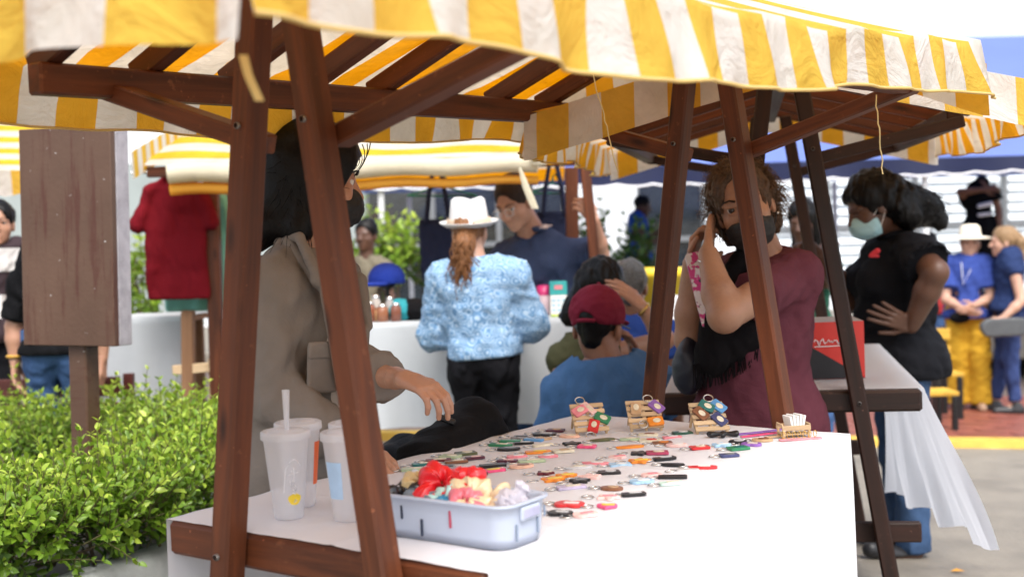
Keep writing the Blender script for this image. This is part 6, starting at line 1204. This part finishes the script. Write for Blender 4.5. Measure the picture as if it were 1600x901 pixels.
rl = tubes('clothes_rail', [[at(205, 270, 6.9), at(300, 266, 6.95), at(380, 268, 7.2)]], .010, METAL); tag(rl, 'thin metal rail the polo shirts hang from', 'rail')
def tote(px, py0, pyh, py1, d, w, label):
    a, m, b = at(px, py0, d), at(px, pyh, d), at(px, py1, d); mt = cloth('navy_canvas', (.018, .024, .055)); root = empty('tote_bag', (a[0], d, b[2])); ox = V3(a[0], d, b[2]); S = SDF(.02)
    for x in np.linspace(-w / 2 + .02, w / 2 - .02, 6): S.rc(V3(a[0] + x, d, m[2]), V3(a[0] + x, d, b[2]), .016, .024)
    S.disp(wrinkle(.004, 6, 9)).cut(m, (0, 0, 1)); v, f = S.mesh(.009); mesh_obj('bag', v - ox, f, mt, root)
    for q in (-.02, .02): tubes('strap', [[V3(-w * .3, q, m[2] - ox[2] - .02), V3(-w * .22, q, (a[2] + m[2]) / 2 - ox[2]), V3(-.02, q * .3, a[2] - ox[2]), V3(.02, q * .3, a[2] - ox[2]), V3(w * .22, q, (a[2] + m[2]) / 2 - ox[2]), V3(w * .3, q, m[2] - ox[2] - .02)]], .013, mt, root, sides=6)
    tag(root, label, 'tote bag', 'navy tote bags hanging over the counter')
tote(682, 268, 342, 432, 7.0, .20, 'navy tote bag hanging left of the white fedora'); tote(864, 258, 330, 420, 7.15, .20, 'navy tote bag hanging behind the man in navy')
for i, (x0_, x1_, y_, dd, lab) in enumerate(((636, 745, 300, 7.02, 'green clothes hanger over the white fedora'), (828, 900, 296, 7.17, 'green clothes hanger behind the head of the man in navy'))):
    a, b = at(x0_, y_ + 6, dd), at(x1_, y_ + 6, dd); m = (a + b) / 2 + V3(0, 0, .055); o = tubes('clothes_hanger', [[a - m, V3(0, 0, 0), b - m, a - m], [V3(0, 0, 0), V3(0, 0, .03), V3(.012, 0, .05), V3(.024, 0, .035)]], .0055, plain('green_plastic', (.02, .24, .17), .4), loc=m); tag(o, lab, 'hanger')
# caps and hats on the counter
def cap(px, py, d, mat, label, s=1.0, stand_h=.0):
    c = at(px, py, d); root = empty('cap', c); S = SDF(.012).ell((0, 0, 0), V3(.095, .11, .085) * s).cut((0, 0, -.025 * s), (0, 0, -1)); v, f = S.mesh(.008); mesh_obj('crown', v, f, mat, root); v, f = SDF(.01).ell((-.05 * s, -.10 * s, -.022 * s), V3(.075, .075, .012) * s).mesh(.007); mesh_obj('brim', v, f, mat, root); tag(root, label, 'cap'); return c
BLUECAP = cloth('royal_blue_twill', (.02, .045, .30)); c = cap(604, 436, 6.75, BLUECAP, 'royal blue cap on the stand left of the woman in the fedora', 1.0)
st = empty('cap_stand', (c[0], c[1] + .02, ZB)); tag(st, 'dark stand carrying the blue cap', 'stand'); lathe('stand_base', [(.001, .012), (.07, .012), (.075, .002)], BLACK_P, st); lathe('stand_column', [(.012, .01), (.012, c[2] - ZB - .06), (.05, c[2] - ZB - .03), (.001, c[2] - ZB - .02)], BLACK_P, st)
for px, py, m, lab in ((626, 482, cloth('teal_knit', (.03, .26, .30)), 'teal knitted hat lying on the counter'), (648, 488, BLKCL, 'black knitted hat beside the teal one')):
    c = at(px, py, 6.6); S = SDF(.02).ell((0, 0, 0), (.085, .09, .062)).disp(wrinkle(.003, 10, 5)); S.cut((0, 0, -.045), (0, 0, -1)); v, f = S.mesh(.007); o = mesh_obj('knitted_hat', v, f, m, loc=(c[0], c[1], ZB + .05)); tag(o, lab, 'hat')
GLASS = plain('jar_glass', (.55, .5, .45), .1, .1, trans=.6, bmp=0)
jars = [(578, .10, .028, (.25, .08, .04)), (588, .13, .024, (.5, .45, .4)), (598, .085, .03, (.30, .12, .06)), (610, .12, .022, (.45, .42, .4)), (619, .09, .026, (.22, .08, .05)), (583, .07, .03, (.5, .3, .15))]
lab = ['small brown jar at the left end of the counter', 'tall clear jar second from the left end of the counter', 'short reddish jar in the middle of the jars', 'tall clear bottle right of the short reddish jar', 'dark jar nearest the teal hat', 'squat amber jar in front of the other jars']
for i, (px, h, r, c_) in enumerate(jars):
    p = at(px, 500, 6.5 + .06 * (i % 2) - (.04 if i == 5 else 0)); root = empty('jar', (p[0], p[1], ZB + .003)); tag(root, lab[i], 'jar', 'jars on the far counter'); lathe('glass', [(.001, .001), (r, .001), (r, h * .75), (r * .7, h * .85), (r * .7, h * .9)], plain('jar_%d' % i, c_, .15, .2, bmp=0), root, seg=16); lathe('lid', [(r * .75, h * .88), (r * .75, h), (.001, h)], METAL, root, seg=16)
p = at(850, 487, 6.75); root = empty('bottle', (p[0], p[1], ZB + .003)); tag(root, 'white lotion bottle with a pink cap on the counter', 'bottle'); lathe('bottle_body', [(.001, 0), (.032, 0), (.033, .10), (.028, .115)], plain('pale_pink_plastic', (.72, .55, .6), .3), root, seg=20); lathe('cap', [(.034, .10), (.034, .15), (.001, .152)], plain('magenta_plastic', (.55, .03, .16), .3), root, seg=20)
p = at(873, 487, 6.72); root = empty('price_stand', (p[0], p[1], ZB + .003)); tag(root, 'teal and white card display box beside the lotion bottle', 'box'); box(root, 'box', (0, 0, .05), (.085, .06, .10), plain('white_card', (.8, .8, .78), .7), .003); box(root, 'header', (0, 0, .135), (.088, .05, .07), plain('teal_card', (.04, .36, .36), .5), .003)
for i in range(3):
    for j in range(3): box(root, 'window', (-.025 + .025 * i, -.0315, .025 + .025 * j), (.017, .003, .014), plain('pale_blue_print', (.42, .6, .72), .5), 0)
box(root, 'badge', (.0, -.027, .14), (.04, .003, .02), cm('pink'), 0)
p = at(880, 492, 6.55); o = box(None, 'notebook', (p[0], 6.55, ZB + .008), (.12, .10, .01), plain('lime_paper', (.45, .6, .1), .6), .002); tag(o, 'lime green booklet lying at the counter end', 'booklet')
ribbon_root = None
sp = [at(812, 262, 6.0), at(822, 292, 6.0), at(836, 326, 6.0)]; c = sp[0]; G = np.array([[q - c + V3(-w_, 0, 0), q - c + V3(0, -.008, 0), q - c + V3(w_, 0, 0)] for q, w_ in zip([Lp(sp[0], sp[1], .0), Lp(sp[0], sp[1], .5), sp[1], Lp(sp[1], sp[2], .5), sp[2]], (.006, .012, .016, .018, .016))]); o = mesh_obj('fabric_strip', G.reshape(-1, 3), grid_faces(5, 3), CREAM, loc=c); tag(o, 'narrow cream fabric strip dangling beside the man in navy', 'strip')
# black backpack and chair behind the keychain table
root = empty('folding_chair', (*at(650, 700, 3.75)[:2], 0)); tag(root, 'black folding chair behind the table left of the backpack', 'chair'); ox = V3(*root.location); BM = plain('black_metal', (.012, .012, .013), .35, metal=.3)
for q in (-1, 1): tubes('leg', [[(q * .19, .2, 0), (q * .19, -.12, .46), (q * .19, -.2, .62)]], .012, BM, root, sides=8); tubes('leg', [[(q * .175, -.2, 0), (q * .175, .16, .44)]], .012, BM, root, sides=8)
S = SDF(.02).rc((-.17, .0, .45), (.17, 0, .45), .02).rc((-.17, .14, .45), (.17, .14, .45), .02).rc((-.17, -.1, .45), (.17, -.1, .45), .02); v, f = S.mesh(.01); mesh_obj('seat', v, f, BM, root); v, f = SDF(.02).rc((-.17, -.19, .60), (.17, -.19, .60), .03).mesh(.01); mesh_obj('backrest', v, f, BM, root)
S = SDF(.05).ell((0, 0, .14), (.15, .11, .15)).ell((.02, -.09, .09), (.11, .05, .09)).rc((-.12, 0, .18), (.10, .03, .22), .06).disp(wrinkle(.009, 5, 6)); v, f = S.mesh(.009); c = at(640, 690, 3.72); o = mesh_obj('gym_bag', v, f, cloth('black_nylon', (.004, .004, .005), .6), loc=(c[0], c[1], .47)); tag(o, 'crumpled black bag sitting on the folding chair', 'bag')
S = SDF(.03); A, B, C = at(672, 745, 3.25), at(742, 660, 3.45), at(785, 760, 3.55); S.rc(A, B, .10, .062).rc(B, C, .062, .075).ell(Lp(A, C, .5), (.09, .09, .12)).disp(wrinkle(.005, 6, 9, (.6, .6, 1.3))); v, f = S.mesh(.008); c = Lp(A, C, .5); root = empty('backpack', (c[0], c[1], .0)); ox = V3(*root.location); mesh_obj('bag_body', v - ox, f, cloth('charcoal_nylon', (.006, .006, .007), .75), root)
box(root, 'zip_pull', at(697, 655, 3.30) - ox, (.05, .012, .016), BLACK_P, .004).rotation_euler = (0, .4, 0); tubes('zip', [[at(700, 662, 3.33) - ox, at(725, 650, 3.37) - ox, at(752, 655, 3.40) - ox]], .004, BLACK_P, root); tag(root, 'tall charcoal backpack rising behind the left edge of the keychain table', 'backpack')
# bag under the near table
S = SDF(.04).ell((0, 0, .2), (.17, .12, .2)).rc((-.1, 0, .34), (.1, 0, .36), .05).disp(wrinkle(.01, 5, 16)); v, f = S.mesh(.01); q = MA @ Vector((-.35, .0, 0)); o = mesh_obj('duffel_bag', v, f, cloth('dark_navy_nylon', (.012, .015, .03), .7), loc=(q.x, q.y, gz(q.x) + .2)); tag(o, 'dark navy bag under the near end of the table', 'bag')
cr = box(None, 'storage_crate', (q.x, q.y, gz(q.x) + .1), (.45, .35, .2), plain('grey_crate_plastic', (.3, .32, .34), .5), .01); tag(cr, 'grey crate under the near table carrying the navy bag', 'crate')
# yellow bin, white side table
p = at(1022, 500, 7.6); root = empty('yellow_bin', (p[0], p[1], 0)); tag(root, 'yellow plastic bin behind the seated group', 'bin'); YP_ = plain('yellow_plastic', (.78, .56, .03), .4, .05); zt2 = at(1022, 418, 7.6)[2]; lathe('bin_body', [(.001, 0), (.13, 0), (.17, zt2 - .05), (.175, zt2 - .05)], YP_, root, seg=24); lathe('bin_rim', [(.172, zt2 - .06), (.19, zt2 - .05), (.19, zt2 - .01), (.165, zt2), (.16, zt2 - .05)], YP_, root, seg=24)
p = at(1050, 500, 6.9); root = empty('side_table', (p[0], p[1], 0)); tag(root, 'white plastic side table behind the red capped man', 'table'); zt2 = at(1050, 492, 6.9)[2]; WP = plain('white_plastic', (.72, .72, .72), .4, .04); box(root, 'table_top', (0, 0, zt2 - .02), (.34, .4, .035), WP, .008); box(root, 'apron', (0, 0, zt2 - .08), (.30, .36, .06), WP, .005)
for q in (-1, 1):
    for r_ in (-1, 1): beam(root, 'leg', (q * .13, r_ * .16, gz(p[0])), (q * .13, r_ * .16, zt2 - .1), .045, .045, WP, up=(1, 0, 0))
box(root, 'tray', (.02, -.02, zt2 + .05), (.2, .2, .1), WP, .01)
# yellow slatted benches on the brick pavement
YW = wood('yellow_painted_wood', (.48, .27, .03), (.72, .46, .07), .5)
def ybench(px, py, d, label, n=3):
    p = at(px, py, d); g = gz(p[0]); root = empty('slat_bench', (p[0], p[1], g)); tag(root, label, 'bench', 'yellow benches on the brick pavement'); zs = p[2] - g
    for i in range(3): box(root, 'seat_slat', (0, -.11 + .11 * i, zs), (.27, .09, .03), YW, .004)
    for i in range(2): box(root, 'back_slat', (0, .20, zs + .16 + .14 * i), (.29, .025, .09), YW, .004)
    for q in (-1, 1):
        beam(root, 'leg', (q * .10, -.15, 0), (q * .10, -.15, zs - .016), .04, .04, BM, up=(1, 0, 0)); beam(root, 'leg', (q * .10, .225, 0), (q * .10, .225, zs + .36), .04, .04, BM, up=(1, 0, 0))
ybench(1460, 612, 9.9, 'yellow slatted bench just right of the woman in black'); ybench(1470, 583, 10.6, 'second yellow slatted bench farther back')
lf = foliage('x', None, [(0, 0, 0)], [(.01, .01, .01)], 1, LEAF, .03, 3); bpy.data.objects.remove(lf); [bpy.data.objects.remove(o_) for o_ in list(bpy.data.objects) if o_.name.startswith('stem') and o_.parent is None]
q = atz(1496, 893, gz(1.7)); o = mesh_obj('fallen_leaf', [(-.03, 0, .004), (0, -.016, .008), (.032, 0, .004), (0, .016, .012)], [(0, 1, 2, 3)], plain('orange_leaf', (.6, .28, .03), .6), loc=(q[0], q[1], gz(q[0]) + .003)); tag(o, 'fallen orange leaf on the concrete at the lower right', 'leaf')
